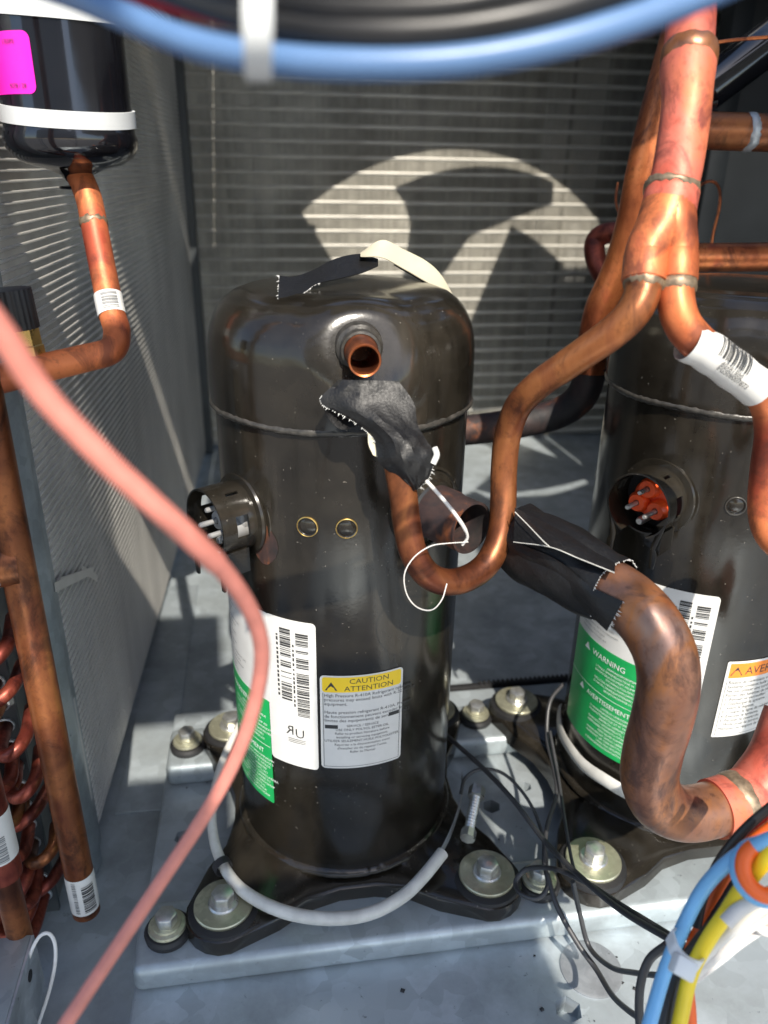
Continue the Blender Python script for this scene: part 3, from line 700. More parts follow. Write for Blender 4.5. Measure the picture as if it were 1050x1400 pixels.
for k_ in (0,):
    p0, p1 = at(966, 480, .3705), at(1028, 525, .3815); d = (p1 - p0).normalized(); u = (tocam - d * tocam.dot(d)).normalized(); v = d.cross(u)
    for body, a_ in (('EG508007873', 22), ('40781900', 8)):
        V, F = text_flat(body, .0036); m = MB(); m.add([p0 + d * (x + .004) + (u * math.cos(R_(a_) - y / .0103) + v * math.sin(R_(a_) - y / .0103)) * .0104 for x, y in V], F)
        o = m.build('print', 'ink_black'); o.parent = slv

# big suction elbow pipe in front of the right compressor
bs_px = [(716, 742, .452), (760, 765, .432), (805, 790, .413), (845, 812, .400), (880, 842, .393), (906, 885, .390), (914, 930, .394), (906, 978, .404), (893, 1025, .416), (888, 1065, .427), (902, 1098, .437), (935, 1112, .444), (975, 1106, .450), (1015, 1092, .456), (1060, 1068, .462), (1110, 1040, .47)]
BS = pxpath(bs_px, 5); n_ = len(BS)
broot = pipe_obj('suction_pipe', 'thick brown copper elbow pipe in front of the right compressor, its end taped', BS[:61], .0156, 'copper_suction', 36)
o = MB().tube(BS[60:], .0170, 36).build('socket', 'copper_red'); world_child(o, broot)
# tee rising at the right edge
o = MB().tube(catmull([at(1030, 1085, .458), at(1062, 1040, .462), at(1085, 980, .465)], 8), .0168, 32).build('riser', 'copper_red'); world_child(o, broot)
d0 = (BS[66] - BS[64]).normalized(); ring_on(broot, BS[64], d0, .0171, .009, 'braze')

# background pipes to the right
def bgpipe(name, label, pts, r, mat, n=5): return pipe_obj(name, label, pxpath(pts, n), r, mat, 22)
p1_ = bgpipe('background_pipe', 'horizontal copper pipe with silver braze ring at the upper right edge', [(930, 178, .60), (1000, 180, .60), (1110, 184, .60)], .0135, 'copper_brown')
A_, B_ = at(1020, 181, .60), at(1030, 181, .60); ring_on(p1_, at(1024, 181, .60), (B_ - A_).normalized(), .0136, .007, 'galvanised_clean')
bgpipe('background_pipe', 'horizontal copper pipe resting above the right compressor cap', [(900, 352, .66), (1000, 352, .66), (1110, 350, .66)], .0118, 'copper')
bgpipe('background_pipe', 'dark copper pipe rising behind the forked header', [(960, -60, .53), (930, 40, .54), (908, 120, .55), (892, 180, .56), (878, 240, .57), (866, 300, .585), (852, 350, .60), (838, 385, .61), (822, 420, .62), (812, 460, .63), (806, 510, .64)], .0125, 'copper')
bgpipe('background_pipe', 'copper pipe elbow behind the central compressor, its shade painted dark grey-brown', [(808, 500, .6395), (800, 532, .648), (785, 552, .656), (755, 568, .665), (700, 580, .67), (640, 588, .675), (580, 590, .68)], .0132, 'copper_rust_shade')  # shaded stretch of the same copper run, darkened by its material
bgpipe('background_pipe', 'small bent copper pipe behind the header, in the shade', [(862, 322, .70), (835, 318, .71), (815, 328, .72), (814, 352, .72), (828, 385, .72), (842, 420, .72)], .0095, 'copper_dark')
for i, (lb, pts) in enumerate((('thin copper capillary tube curving left of the header', [(845, 250, .70), (842, 275, .70), (850, 300, .70), (870, 330, .70), (900, 340, .70)]),
                               ('thin copper capillary loop right of the header', [(945, 262, .66), (968, 248, .66), (982, 255, .66), (984, 280, .66), (975, 320, .66), (972, 345, .66)]),
                               ('thin copper capillary tube at the top right corner', [(960, 62, .55), (1000, 55, .55), (1060, 50, .55)]))):
    o = MB().tube(pxpath(pts, 6), .0013, 8).build('capillary_tube', 'copper'); tag(o, lb, 'tube')
vb = thing('valve_body', 'dark cylinder valve lying aslant behind pipes in the upper right corner', 'valve', at(1000, 90, .62))
P = catmull([at(920, 160, .62), at(960, 128, .62), at(1000, 98, .62), at(1070, 45, .62)], 4)
world_child(MB().tube(P, [.011] * 4 + [.017] * 9, 24).build('body', 'drier_black'), vb)
world_child(MB().tube(P[:4], .0118, 24).build('end_nut', 'copper_dark'), vb)

# ------------------------------------------------------------------ left side: filter drier, its pipe and valve
DA = Vector((-.158, .048)); zb = .478
dr = thing('filter_drier', 'glossy black filter drier canister at top left with pink sticker', 'canister', (DA.x, DA.y, zb))
RD = .0365
MB().lathe([(.006, -.016), (.0095, -.012), (.018, -.0085), (.028, -.006), (.0345, -.002), (.0378, .003), (.0384, .008), (.0374, .012), (RD, .016), (RD, .22)], (0, 0, 0), (0, 0, 1), 72).build('body', 'drier_black', dr, angle=60)
MB().lathe([(.0078, -.0205), (.0105, -.0200), (.0112, -.0190), (.0105, -.0182), (.0078, -.018)], (0, 0, 0), (0, 0, 1), 32).build('outlet_collar', 'drier_black', dr)
lp = MB(); rows = []
for z in [.029 + .0300 * (.5 - .5 * math.cos(math.pi * k / 18)) for k in range(19)]:
    dz = min(z - .029, .059 - z); ins = 0 if dz > .004 else .004 - math.sqrt(max(0, .004 ** 2 - (.004 - dz) ** 2))
    rows.append([Vector(((RD + .0004) * math.sin(a), -(RD + .0004) * math.cos(a), z)) for a in [R_(-75) + (R_(-12) - ins / RD - R_(-75)) * k / 16 for k in range(17)]])
pk = lp.grid(rows).build('sticker', 'label_pink', dr)
ik = MB(); rD = RD + .0008
def dtext(body, size, adeg, z):
    V, F = text_flat(body, size); ik.add([Vector((rD * math.sin(R_(adeg) + x / rD), -rD * math.cos(R_(adeg) + x / rD), z + y)) for x, y in V], F)
dtext('17E0P5', .0030, -40, .0530); dtext('9278 / 28', .0030, -38, .0320)
rng = random.Random(2); z = .036
while z < .050:
    hh = rng.choice((.0004, .0008, .0012))
    ik.grid([[Vector((rD * math.sin(R_(a)), -rD * math.cos(R_(a)), zz)) for a in (-62, -58, -54)] for zz in (z, z + hh)]); z += hh + rng.choice((.0005, .0009))
ik.build('print', 'ink_black', pk)
for zz, lb in ((.0205, 'white nylon strap round the lower end of the black canister'), (.0735, 'white nylon strap round the upper part of the black canister')):
    t = MB().lathe([(RD + .0002, -.0045), (RD + .0018, -.0045), (RD + .0018, .0045), (RD + .0002, .0045)], (DA.x, DA.y, zb + zz), Vector((.04, -.10, 1)), 64, True).build('nylon_strap', 'nylon', bevel=0); tag(t, lb, 'strap', 'straps on the filter drier')
dd = at(122, 262, .47).xy
dp = [Vector((DA.x, DA.y, zb - .008)), at(121, 270, .470), at(132, 325, .468), at(143, 380, .466), at(153, 428, .463), at(160, 455, .459), at(152, 479, .450), at(115, 490, .440), at(60, 503, .425), at(0, 518, .41), at(-60, 532, .395)]
DP = catmull(dp, 6)
dpr = pipe_obj('liquid_pipe', 'copper pipe below the black canister, elbowing off to the left edge', DP, .0078, 'copper_bright', 24)
ring_on(dpr, at(128, 305, .469), (at(121, 270, .47) - at(132, 325, .468)).normalized(), .0078, .005, 'braze')
sv = sleeve_on(dpr, [at(147.5, 403, .4647), at(150, 417, .4640), at(153.5, 432, .4628)], .0083, 'label_white', 'sticker')
barcode_on(dpr, sv, [at(148.3, 407, .4645), at(153, 429, .4631)], .0086, R_(-35), R_(30), 0, 1, 'ink_grey', 9, (CAM - Vector((DA.x, DA.y, .4))).normalized())
vx = at(34, 470, .425)
va = thing('service_valve', 'brass valve with ribbed black cap on the copper pipe at left edge', 'valve', vx)
up = Vector((-.06, 0, 1)).normalized(); b0 = at(45, 492, .425)
world_child(MB().lathe([(.0075, -.004), (.0075, .008), (.0068, .0085), (.0068, .018), (.005, .019)], b0, up, 6).build('brass_nut', 'brass'), va)
cp = MB(); 
cpoly = [((.0115 if k % 2 else .0108) * math.cos(k * math.pi / 24), (.0115 if k % 2 else .0108) * math.sin(k * math.pi / 24)) for k in range(48)]
u, v = frame(up); Mc = Matrix(((u.x, v.x, up.x, 0), (u.y, v.y, up.y, 0), (u.z, v.z, up.z, 0), (0, 0, 0, 1)))
q = b0 + up * .017 + Vector((-.004, 0, 0)); Mc.translation = q
world_child(MB().prism(cpoly, 0, .021, Mc).build('cap', 'rubber', bevel=.0005), va)

# tall copper pipe at the left with capped foot
vx, vy = -.1951, -.0703
VP = [Vector((vx, vy, z)) for z in (-.022, 0, .05, .15, .3, .5, .6)]
vp = pipe_obj('riser_pipe', 'upright brown copper pipe at left with barcode sticker on its lower end', VP, .0096, 'copper_brown', 28)
sv = sleeve_on(vp, [Vector((vx, vy, z)) for z in (-.016, .018)], .0099, 'label_white', 'sticker', 32)
ref = (CAM - Vector((vx, vy, 0))); ref.z = 0; ref.normalize()
barcode_on(vp, sv, [Vector((vx, vy, -.013)), Vector((vx, vy, .011))], .0102, R_(-5), R_(45), 0, 1, 'ink_black', 21, ref)
barcode_on(vp, sv, [Vector((vx, vy, -.013)), Vector((vx, vy, .016))], .0102, R_(-40), R_(-24), 0, 1, 'ink_grey', 22, ref)
br = [Vector((vx, vy, .262)), Vector((vx - .02, vy - .006, .262)), Vector((vx - .06, vy - .02, .255)), Vector((vx - .10, vy - .03, .245))]
world_child(MB().tube(catmull(br, 5), .0128, 26).build('side_branch', 'copper_brown'), vp)
d0 = (br[1] - br[0]).normalized(); ring_on(vp, br[0] + d0 * .013, d0, .0128, .005, 'galvanised_clean')
# second pipe stub at the frame edge
a = at(6, 1195, .50); P2 = [Vector((a.x, a.y, a.z + h_)) for h_ in (0, .05, .10, .14)]
vp2 = pipe_obj('pipe_stub', 'short dark copper pipe stub with white label at the left edge', P2, .0112, 'copper_dark', 24)
sv = sleeve_on(vp2, [P2[0] + Vector((0, 0, .018)), P2[0] + Vector((0, 0, .055))], .0116, 'label_white', 'sticker')
barcode_on(vp2, sv, [P2[0] + Vector((0, 0, .02)), P2[0] + Vector((0, 0, .04))], .0119, R_(-20), R_(30), 0, 1, 'ink_grey', 6, ref)
world_child(MB().tube([P2[0] - Vector((0, 0, .07)), P2[0]], .008, 18).build('lower_tube', 'copper_brown'), vp2)

# coil end with hairpin return bends, in the gap at lower left
ce = thing('coil_end', 'dark end of a finned coil with copper return bends at lower left', 'coil', (-.32, -.02, .05))
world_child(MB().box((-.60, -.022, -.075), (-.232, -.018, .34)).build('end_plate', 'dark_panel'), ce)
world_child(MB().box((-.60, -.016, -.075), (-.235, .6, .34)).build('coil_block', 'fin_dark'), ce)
rng = random.Random(8); PIT = .0185
for i in range(18):
    for j in range(7):
        x = -.2405 - j * .0175; z = -.055 + i * PIT + (.5 * PIT if j % 2 else 0)
        if z > .28: continue
        sgn = -1 if (i + j) % 2 else 1; a = Vector((x, -.018, z)); b = a + Vector((-.022 * sgn * .8, 0, PIT * .55))
        out = Vector((rng.uniform(-.006, .010), -.026 - rng.uniform(0, .022), rng.uniform(-.006, .006))); m1 = a + out * .75; m2 = b + out * .75; top = (a + b) / 2 + out
        if rng.random() < .92: world_child(MB().tube(catmull([a, m1, top, m2, b], 5), .0047, 12).build('return_bend', 'copper_dark' if rng.random() < .5 else 'copper_brown'), ce)
        else:
            e = world_child(MB().tube([a, a + out * .5], .0047, 12).build('tube_end', 'copper_dark'), ce)
        world_child(MB().lathe([(.0049, -.002), (.0062, -.0015), (.0062, .0015), (.0049, .002)], a + Vector((0, -.004, 0)), (0, 1, 0), 14).build('collar', 'galvanised_clean'), ce)

# bracket at bottom left
bk = thing('sheet_bracket', 'bent galvanised sheet bracket with a round hole in the bottom left corner', 'bracket', at(43, 1277, z=.0))
c0 = at(43, 1277, z=.0)
world_child(MB().box((c0.x - .12, c0.y - .10, -.004), (c0.x, c0.y, .0)).build('top_flange', 'galvanised', bevel=.001), bk)
sd = MB(); sd.box((c0.x - .0, c0.y - .10, -.06), (c0.x + .0016, c0.y - .0005, -.0005)); world_child(sd.build('side_flange', 'galvanised_clean'), bk)
hp = at(41, 1334, x=c0.x + .0017)
world_child(MB().lathe([(.0038, 0), (.0038, .0004), (0, .0004)], hp, (1, 0, 0), 20).build('hole', 'black_void'), bk)
o = MB().tube(pxpath([(24, 1420, .52), (30, 1360, .515), (38, 1315, .51), (52, 1283, .51), (66, 1276, .51), (75, 1290, .51), (75, 1320, .51), (66, 1360, .515), (50, 1410, .52), (46, 1440, .52)], 6), .0012, 8).build('bare_wire', 'wire_white'); tag(o, 'thin pale wire loop standing by the bracket in the bottom left corner', 'wire')

# ------------------------------------------------------------------ crankcase heater bands
hz = thing('crankcase_heater', 'white silicone heater band with steel screw clamp around the foot of the central compressor', 'heater band', (0, 0, .01))
hb = [at(*q) for q in ()]
hb = [at(x, y, z=zz) for x, y, zz in ((345, 960, .045), (318, 1010, .035), (300, 1055, .025), (290, 1105, .018), (293, 1150, .012), (309, 1190, .008), (338, 1222, .006), (390, 1247, .006), (450, 1256, .006), (505, 1249, .006), (550, 1226, .007), (580, 1197, .009), (605, 1166, .011))]
world_child(MB().tube(catmull(hb, 6), lin([.0030, .0032, .0034, .0036, .0038, .004, .0043, .0045, .0045, .0045, .0045, .0046, .0047], 6), 18).build('silicone_band', 'silicone_white'), hz)
cl2 = catmull([at(x, y, z=zz) for x, y, zz in ((600, 1172, .011), (616, 1140, .012), (628, 1105, .013), (633, 1078, .014), (632, 1060, .016))], 6)
rows = [[p + Vector((0, 0, .004)), p - Vector((0, 0, .004))] for p in cl2]
world_child(MB().grid(rows).build('steel_strap', 'galvanised_clean', solid=.0006), hz)
sc0, sc1 = at(652, 1082, z=.022), at(640, 1142, z=.016)
dsc = (sc1 - sc0).normalized()
world_child(MB().tube([sc0.lerp(sc1, t / 30) for t in range(31)], [.0042 if t % 2 else .0033 for t in range(31)], 12).build('clamp_screw', 'steel_bolt'), hz)
world_child(MB().tube([sc1 - dsc * .004, sc1 + dsc * .003], .0058, 8).build('screw_head', 'steel_bolt'), hz)
world_child(MB().tube([sc0 - dsc * .003, sc0 + dsc * .006], .0066, 6).build('clamp_nut', 'steel_bolt'), hz)
tie = at(304, 1184, z=.012)
world_child(MB().lathe([(.0062, -.003), (.0066, -.003), (.0066, .003), (.0062, .003)], tie, (at(320, 1200, z=.01) - at(296, 1160, z=.012)).normalized(), 20, True).build('dark_mark', 'wire_grey'), hz)
h2 = thing('crankcase_heater', 'grey heater strap around the lower shell of the right compressor', 'heater band', (DX, 0, .04))
arc = [Vector((DX, 0, 0)) + cyl(R_(-120 + k * 4.5), .030 + .0006 * math.sin(k), RS + .003) for k in range(36)]
world_child(MB().grid([[p + Vector((0, 0, .0065)), p + Vector((0, 0, .003)) + (p - Vector((DX, 0, p.z))).normalized() * .002, p - Vector((0, 0, .003)) + (p - Vector((DX, 0, p.z))).normalized() * .002, p - Vector((0, 0, .0065))] for p in arc]).build('strap', 'silicone_white', solid=.0008), h2)

# ------------------------------------------------------------------ black cloth tape
def ribbon(rows, n=5, cols=8, bulge=None, jit=0., seedv=1):
    """rows: list of (left point, right point); returns MB grid smoothed along the length"""
    rng = random.Random(seedv); L = catmull([r[0] for r in rows], n); Rr = catmull([r[1] for r in rows], n); out = []
    B = lin(bulge, n) if bulge else [0] * len(L)
    for i, (a, b) in enumerate(zip(L, Rr)):
        mid = (a + b) / 2; tc = (CAM - mid).normalized(); row = []
        for k in range(cols + 1):
            t = k / cols; p = a.lerp(b, t) + tc * (B[i] * (.45 * math.sin(math.pi * t) + .55 * (t / .38 if t < .38 else (1 - t) / .62)))
            p += tc * (jit * (math.sin(i * .9 + k * 1.3 + seedv) * .6 + math.sin(i * .37 - k * 2.1) * .5 + rng.uniform(-.3, .3)))
            row.append(p)
        out.append(row)
    return out
def ragged(P, w, seedv, dirv, step=2):
    """torn thread edge along polyline P"""
    rng = random.Random(seedv); m = MB()
    for i in range(len(P) - 1):
        for k in range(step):
            a = P[i].lerp(P[i + 1], k / step); b = P[i].lerp(P[i + 1], (k + .7) / step); l = w * rng.choice((.15, .3, .5, .8, 1.5)) * rng.uniform(.6, 1.2)
            if rng.random() < .3: continue
            m.add([a, b, (a + b) / 2 + dirv * l + Vector((rng.uniform(-1, 1), rng.uniform(-1, 1), rng.uniform(-1, 1))) * w * .3], [(0, 1, 2)])
    return m
# tape hood over the cut pipe end below the discharge stub
rows = [((463, 519, .398), (545, 521, .398)), ((438, 549, .400), (566, 551, .398)), ((478, 573, .398), (571, 580, .396)), ((511, 600, .396), (583, 602, .394)), ((518, 632, .395), (594, 622, .394)), ((542, 652, .396), (587, 652, .396)), ((566, 671, .399), (573, 668, .399))]
tp = thing('tape_hood', 'crumpled black cloth tape hood over the pipe end below the copper stub', 'tape', at(520, 580, .398))
G = ribbon([(at(*a), at(*b)) for a, b in rows], 6, 14, [.003, .005, .007, .0095, .0085, .005, .001], .0006, 2)
world_child(MB().grid(G).build('sheet', 'tape_black', solid=-.0004, angle=24), tp)
ed = [r[0] for r in G][4:20]; world_child(ragged(ed, .0011, 3, (at(470, 585, .398) - at(478, 573, .398)).normalized(), 3).build('torn_edge', 'tape_thread', solid=.0003), tp)
ed = [r[-1] for r in G][22:]; world_child(ragged(ed, .0013, 4, (at(590, 640, .396) - at(583, 636, .396)).normalized(), 3).build('torn_edge', 'tape_thread', solid=.0003), tp)
world_child(MB().tube(pxpath([(594, 612, .394), (597, 622, .3935), (592, 634, .394)], 4), [.0016] * 9, 10).build('thread_knot', 'tape_thread'), tp)
lo = ribbon([(at(*a), at(*b)) for a, b in (((440, 546, .400), (452, 540, .403)), ((448, 572, .402), (462, 560, .406)), ((468, 588, .404), (478, 575, .408)), ((492, 582, .402), (490, 572, .406)))], 6, 4, None, .0003, 5)
world_child(MB().grid(lo).build('loose_loop', 'tape_black', solid=.0004), tp)
wl = ribbon([(at(*a), at(*b)) for a, b in (((503, 592, .397), (512, 596, .397)), ((504, 608, .398), (514, 612, .398)), ((510, 622, .398), (517, 626, .398)))], 6, 3)
world_child(MB().grid(wl).build('folded_edge', 'tape_adhesive', solid=.0004), tp)
# tape sleeve on the big suction pipe
ts = thing('tape_sleeve', 'black cloth tape sleeve wrapped on the end of the thick copper pipe', 'tape', at(780, 780, .42))
secs = [(700, 726, .452, .0125, .020), (730, 745, .440, .016, .0215), (765, 764, .428, .0185, .022), (792, 780, .418, .0192, .0210), (818, 796, .409, .0190, .0200), (838, 808, .402, .0184, .0190)]
cen = catmull([at(s_[0], s_[1], s_[2]) for s_ in secs], 6); ra = lin([s_[3] for s_ in secs], 6); rb = lin([s_[4] for s_ in secs], 6)
rows = []; rng = random.Random(5)
for i, p in enumerate(cen):
    d = (cen[min(i + 1, len(cen) - 1)] - cen[max(0, i - 1)]).normalized(); tc = (CAM - p).normalized(); v = (tc - d * tc.dot(d)).normalized(); u = d.cross(v); t = i / (len(cen) - 1); row = []
    for k in range(41):
        a = 2 * math.pi * k / 40; tri = abs(((a * 3 / math.pi + .8 * math.sin(t * 3)) % 2) - 1); wob = .97 + (.06 + .20 * (1 - t)) * (tri - .5) + .02 * math.sin(5 * a + t * 9) + .015 * math.sin(11 * a - t * 14)
        row.append(p + v * (math.cos(a) * ra[i] * wob) + u * (math.sin(a) * rb[i] * wob))
    rows.append(row)
world_child(MB().grid(rows).build('sleeve', 'tape_black', solid=.0005, angle=50), ts)
fl_ = ribbon([(at(*a), at(*b)) for a, b in (((702, 758, .434), (708, 742, .430)), ((745, 785, .418), (760, 764, .408)), ((790, 824, .402), (806, 800, .392)), ((830, 862, .388), (852, 822, .382)))], 6, 6, [.001, .002, .003, .002], .0005, 4)
world_child(MB().grid(fl_).build('flap', 'tape_black', solid=.0005), ts)
world_child(ragged([r for r in fl_[-1]], .0016, 9, (at(862, 850, .386) - at(850, 842, .386)).normalized(), 4).build('torn_edge', 'tape_thread', solid=.0003), ts)
uf = [((704, 694, .432), (702, 741, .424)), ((740, 712, .424), (752, 748, .402)), ((785, 733, .412), (790, 763, .392)), ((842, 768, .396), (840, 783, .380))]
G = ribbon([(at(*a), at(*b)) for a, b in uf], 6, 6, [.002, .004, .004, .002], .0003, 6)
world_child(MB().grid(G).build('flap', 'tape_black', solid=.0005), ts)
world_child(MB().tube([r[-1] for r in G], .00028, 6).build('seam_edge', 'silicone_white'), ts)
world_child(MB().tube(pxpath([(704, 700, .424), (722, 718, .414), (742, 739, .403), (752, 748, .4005)], 5), .00028, 6).build('seam_edge', 'silicone_white'), ts)
world_child(ragged([rows[-1][k] for k in range(0, 41)], .0014, 12, (cen[-1] - cen[-3]).normalized(), 2).build('torn_edge', 'tape_thread', solid=.0003), ts)
# tape strip arching over the cap
tb_ = thing('tape_strip', 'black tape strip with beige sticky side arching over the top of the central compressor', 'tape', at(500, 380, .48))
def dome(px, py, lift): p = at(px, py, z=.4085); return at(px, py, z=.4085 + lift)
bl_ = [((382, 377), (380, 409), -.03), ((402, 378), (410, 403), -.025), ((428, 369), (434, 388), -.012), ((460, 353), (467, 380), .0), ((493, 347), (494, 373), .012), ((517, 354), (517, 363), .02)]
G = ribbon([(at(a[0], a[1], y=yy + .006), at(b[0], b[1], y=yy - .016)) for a, b, yy in bl_], 5, 6, None, .0005, 3)
world_child(MB().grid(G).build('black_side', 'tape_black', solid=.0005), tb_)
world_child(ragged(G[0], .002, 5, (at(372, 398, y=-.04) - at(378, 398, y=-.04)).normalized(), 3).build('torn_edge', 'tape_thread', solid=.0003), tb_)
world_child(ragged([r[-1] for r in G[:12]], .0016, 6, (at(400, 412, y=-.05) - at(400, 404, y=-.05)).normalized(), 3).build('torn_edge', 'tape_thread', solid=.0003), tb_)
be = [((492, 346), (493, 350), .016), ((522, 328), (523, 352), .022), ((550, 340), (550, 366), .026), ((583, 357), (571, 378), .028), ((604, 377), (597, 394), .026), ((623, 410), (620, 416), .02)]
G = ribbon([(at(a[0], a[1], y=yy + .010), at(b[0], b[1], y=yy - .010)) for a, b, yy in be], 5, 5, None, .0001, 3)
world_child(MB().grid(G).build('beige_side', 'tape_adhesive', solid=.0005), tb_)
G2 = [[p + Vector((0, .0016, -.0012)) for p in r] for r in G[8:]]
world_child(MB().grid(G2).build('underside', 'tape_black', solid=.0004), tb_)
# white cord hanging out of the tape hood and through the open stub
o = MB().tube(pxpath([(581, 655, .397), (600, 676, .399), (620, 700, .402), (635, 722, .408), (639, 735, .413), (632, 745, .416)], 6), [.0010] * 20 + [.0008] * 11, 10).build('white_cord', 'wire_white'); tag(o, 'short white cord from the tape hood into the rusty open stub', 'cord')
o = MB().tube(pxpath([(640, 741, .415), (610, 743, .405), (588, 747, .400), (566, 762, .399), (553, 785, .400), (556, 812, .404), (570, 830, .408), (590, 834, .408), (604, 820, .407), (611, 798, .411)], 6), .0003, 8).build('wire_loop', 'wire_white'); tag(o, 'thin pale wire loop hanging around the copper U-bend', 'wire')

# ------------------------------------------------------------------ dark wires on the rails
def wire(label, pts, r, mat, name='wire', cat='wire', n=6):
    o = MB().tube(pxpath(pts, 10), r, 16).build(name, mat, angle=60); return tag(o, label, cat)
wire('black wire running from behind the central compressor down to the zip tie', [(600, 995, .66), (618, 1012, .64), (660, 1050, .61), (700, 1092, .58), (745, 1150, .545), (795, 1200, .50), (850, 1245, .45), (915, 1284, .40), (940, 1300, .385)], .0019, 'wire_grey')
wire('thin dark wire looping from the screw clamp over the plate', [(630, 1085, .61), (636, 1064, .62), (655, 1052, .62), (685, 1056, .62), (712, 1080, .61), (733, 1115, .595), (745, 1160, .57), (748, 1200, .555)], .0013, 'wire_grey')
wire('dark wire looping around the bolt between the compressors', [(770, 935, .66), (752, 960, .65), (748, 1005, .64), (757, 1050, .62), (761, 1085, .60), (748, 1130, .575), (744, 1175, .555), (749, 1210, .54), (735, 1228, .535), (712, 1222, .54), (705, 1205, .55), (722, 1188, .55), (758, 1188, .53), (800, 1206, .50), (850, 1238, .46), (915, 1278, .41), (940, 1296, .39)], .0017, 'wire_grey')
wire('thin grey wire hanging beside the heater strap of the right compressor', [(752, 1000, .635), (763, 1060, .61), (772, 1120, .575), (784, 1185, .54), (798, 1205, .52)], .0012, 'wire_grey')
wire('black wire sagging over the metal disc to the bottom bundle', [(748, 1195, .545), (762, 1240, .53), (790, 1290, .52), (815, 1325, .51), (838, 1362, .48), (868, 1388, .44), (895, 1402, .41)], .0018, 'wire_grey')
wire('black wire crossing the metal disc towards the zip tie', [(783, 1205, .52), (793, 1250, .53), (806, 1295, .53), (835, 1322, .50), (868, 1330, .46), (905, 1334, .42)], .0017, 'wire_grey')
wire('black wire curving tightly beside the blue wire of the bundle', [(912, 1292, .385), (888, 1312, .39), (876, 1345, .39), (874, 1390, .39), (880, 1440, .39)], .0022, 'wire_grey')
# bundle bottom right
BUN = 'wires in the bundle at lower right'
def bw(label, pts, r, mat): wire(label, pts, r * .86, mat, 'bundle_wire')['group'] = BUN
bw('light blue wire of the lower right bundle', [(878, 1440, .33), (892, 1385, .335), (910, 1325, .34), (935, 1265, .34), (962, 1215, .335), (995, 1180, .325), (1035, 1155, .315), (1090, 1135, .30)], .0036, 'wire_lightblue')
bw('black wire between blue and yellow in the lower right bundle', [(902, 1440, .34), (910, 1385, .345), (925, 1335, .35), (955, 1290, .35), (985, 1255, .345), (1015, 1215, .34), (1050, 1165, .33), (1090, 1120, .32)], .0036, 'wire_grey')
bw('yellow wire of the lower right bundle', [(922, 1440, .335), (932, 1385, .338), (945, 1330, .34), (968, 1285, .335), (992, 1250, .33), (1018, 1210, .322), (1055, 1165, .31), (1095, 1120, .30)], .0038, 'wire_yellow')
bw('orange wire hanging straight down from the lower right bundle', [(944, 1450, .36), (943, 1390, .36), (940, 1345, .362), (945, 1300, .365), (965, 1255, .368), (990, 1205, .365), (1020, 1160, .355), (1070, 1120, .345)], .0036, 'wire_orange')
bw('red wire curving high behind the blue wire at lower right', [(955, 1262, .372), (985, 1205, .37), (1012, 1165, .365), (1045, 1128, .36), (1095, 1085, .355)], .0058, 'wire_vermilion')
bw('black wire outermost above the blue one at lower right', [(952, 1268, .36), (962, 1225, .362), (985, 1175, .36), (1020, 1132, .355), (1070, 1090, .345)], .0026, 'wire_black')
bw('white wire uppermost right of the yellow one', [(935, 1335, .345), (958, 1308, .345), (985, 1282, .34), (1015, 1258, .335), (1060, 1225, .325)], .0036, 'wire_white')
bw('white wire lowest at the right of the bundle', [(930, 1350, .35), (960, 1322, .35), (990, 1296, .348), (1020, 1270, .342), (1070, 1238, .33)], .0030, 'wire_white')
wire('short white wire end curling at the right edge', [(1028, 1252, .34), (1036, 1266, .34), (1050, 1274, .34), (1085, 1278, .335)], .0022, 'wire_white')
wire('white wire stub with cut end beside the yellow wire', [(992, 1262, .322), (1008, 1246, .322), (1030, 1232, .32), (1070, 1215, .315)], .0030, 'wire_white')
bw('thin orange wire between the white wires at lower right', [(938, 1345, .352), (962, 1312, .352), (992, 1278, .348), (1022, 1246, .342), (1070, 1205, .335)], .0026, 'wire_orange')
bw('thin white wire nearest the floor beside the zip tie', [(925, 1360, .356), (952, 1338, .356), (985, 1312, .354), (1018, 1286, .350), (1075, 1250, .34)], .0022, 'wire_white')
bw('black wire behind the orange one leaving the bundle downwards', [(915, 1440, .352), (922, 1390, .355), (934, 1340, .358), (960, 1285, .36), (990, 1235, .358), (1020, 1190, .352), (1075, 1135, .345)], .0030, 'wire_black')
zt = thing('zip_tie', 'white nylon zip tie holding the wire bundle at lower right', 'zip tie', at(932, 1305, .34))
Z = catmull([at(914, 1278, .327), at(921, 1298, .320), at(938, 1316, .319), at(956, 1322, .326), at(962, 1308, .352), at(948, 1284, .37), (at(926, 1270, .36)), at(914, 1278, .327)], 6)
ax_ = (at(960, 1270, .34) - at(915, 1340, .34)).normalized()
world_child(MB().grid([[p + ax_ * .0026, p - ax_ * .0026] for p in Z]).build('band', 'nylon', solid=.0011), zt)
q = at(934, 1322, .316); uu = (at(950, 1330, .316) - at(918, 1312, .316)).normalized(); tc = (CAM - q).normalized(); vv = tc.cross(uu).normalized(); tc = uu.cross(vv)
Mz = Matrix(((uu.x, vv.x, tc.x, q.x), (uu.y, vv.y, tc.y, q.y), (uu.z, vv.z, tc.z, q.z), (0, 0, 0, 1)))
world_child(MB().box((-.0048, -.0040, -.003), (.0048, .0040, .003), Mz).build('head', 'nylon', bevel=.0012), zt)
rg = thing('insulated_ring', 'orange and blue insulated ring with yellow centre at the right edge', 'wire ring', at(1048, 1188, .315))
tc = Vector((-.25, -.65, .7)).normalized(); q = at(1050, 1190, .312)
world_child(MB().lathe([(.0055 + .0032 * math.cos(t * math.pi / 8) + .004, .0032 * math.sin(t * math.pi / 8)) for t in range(16)], q, tc, 36, True).build('ring', 'wire_orange'), rg)
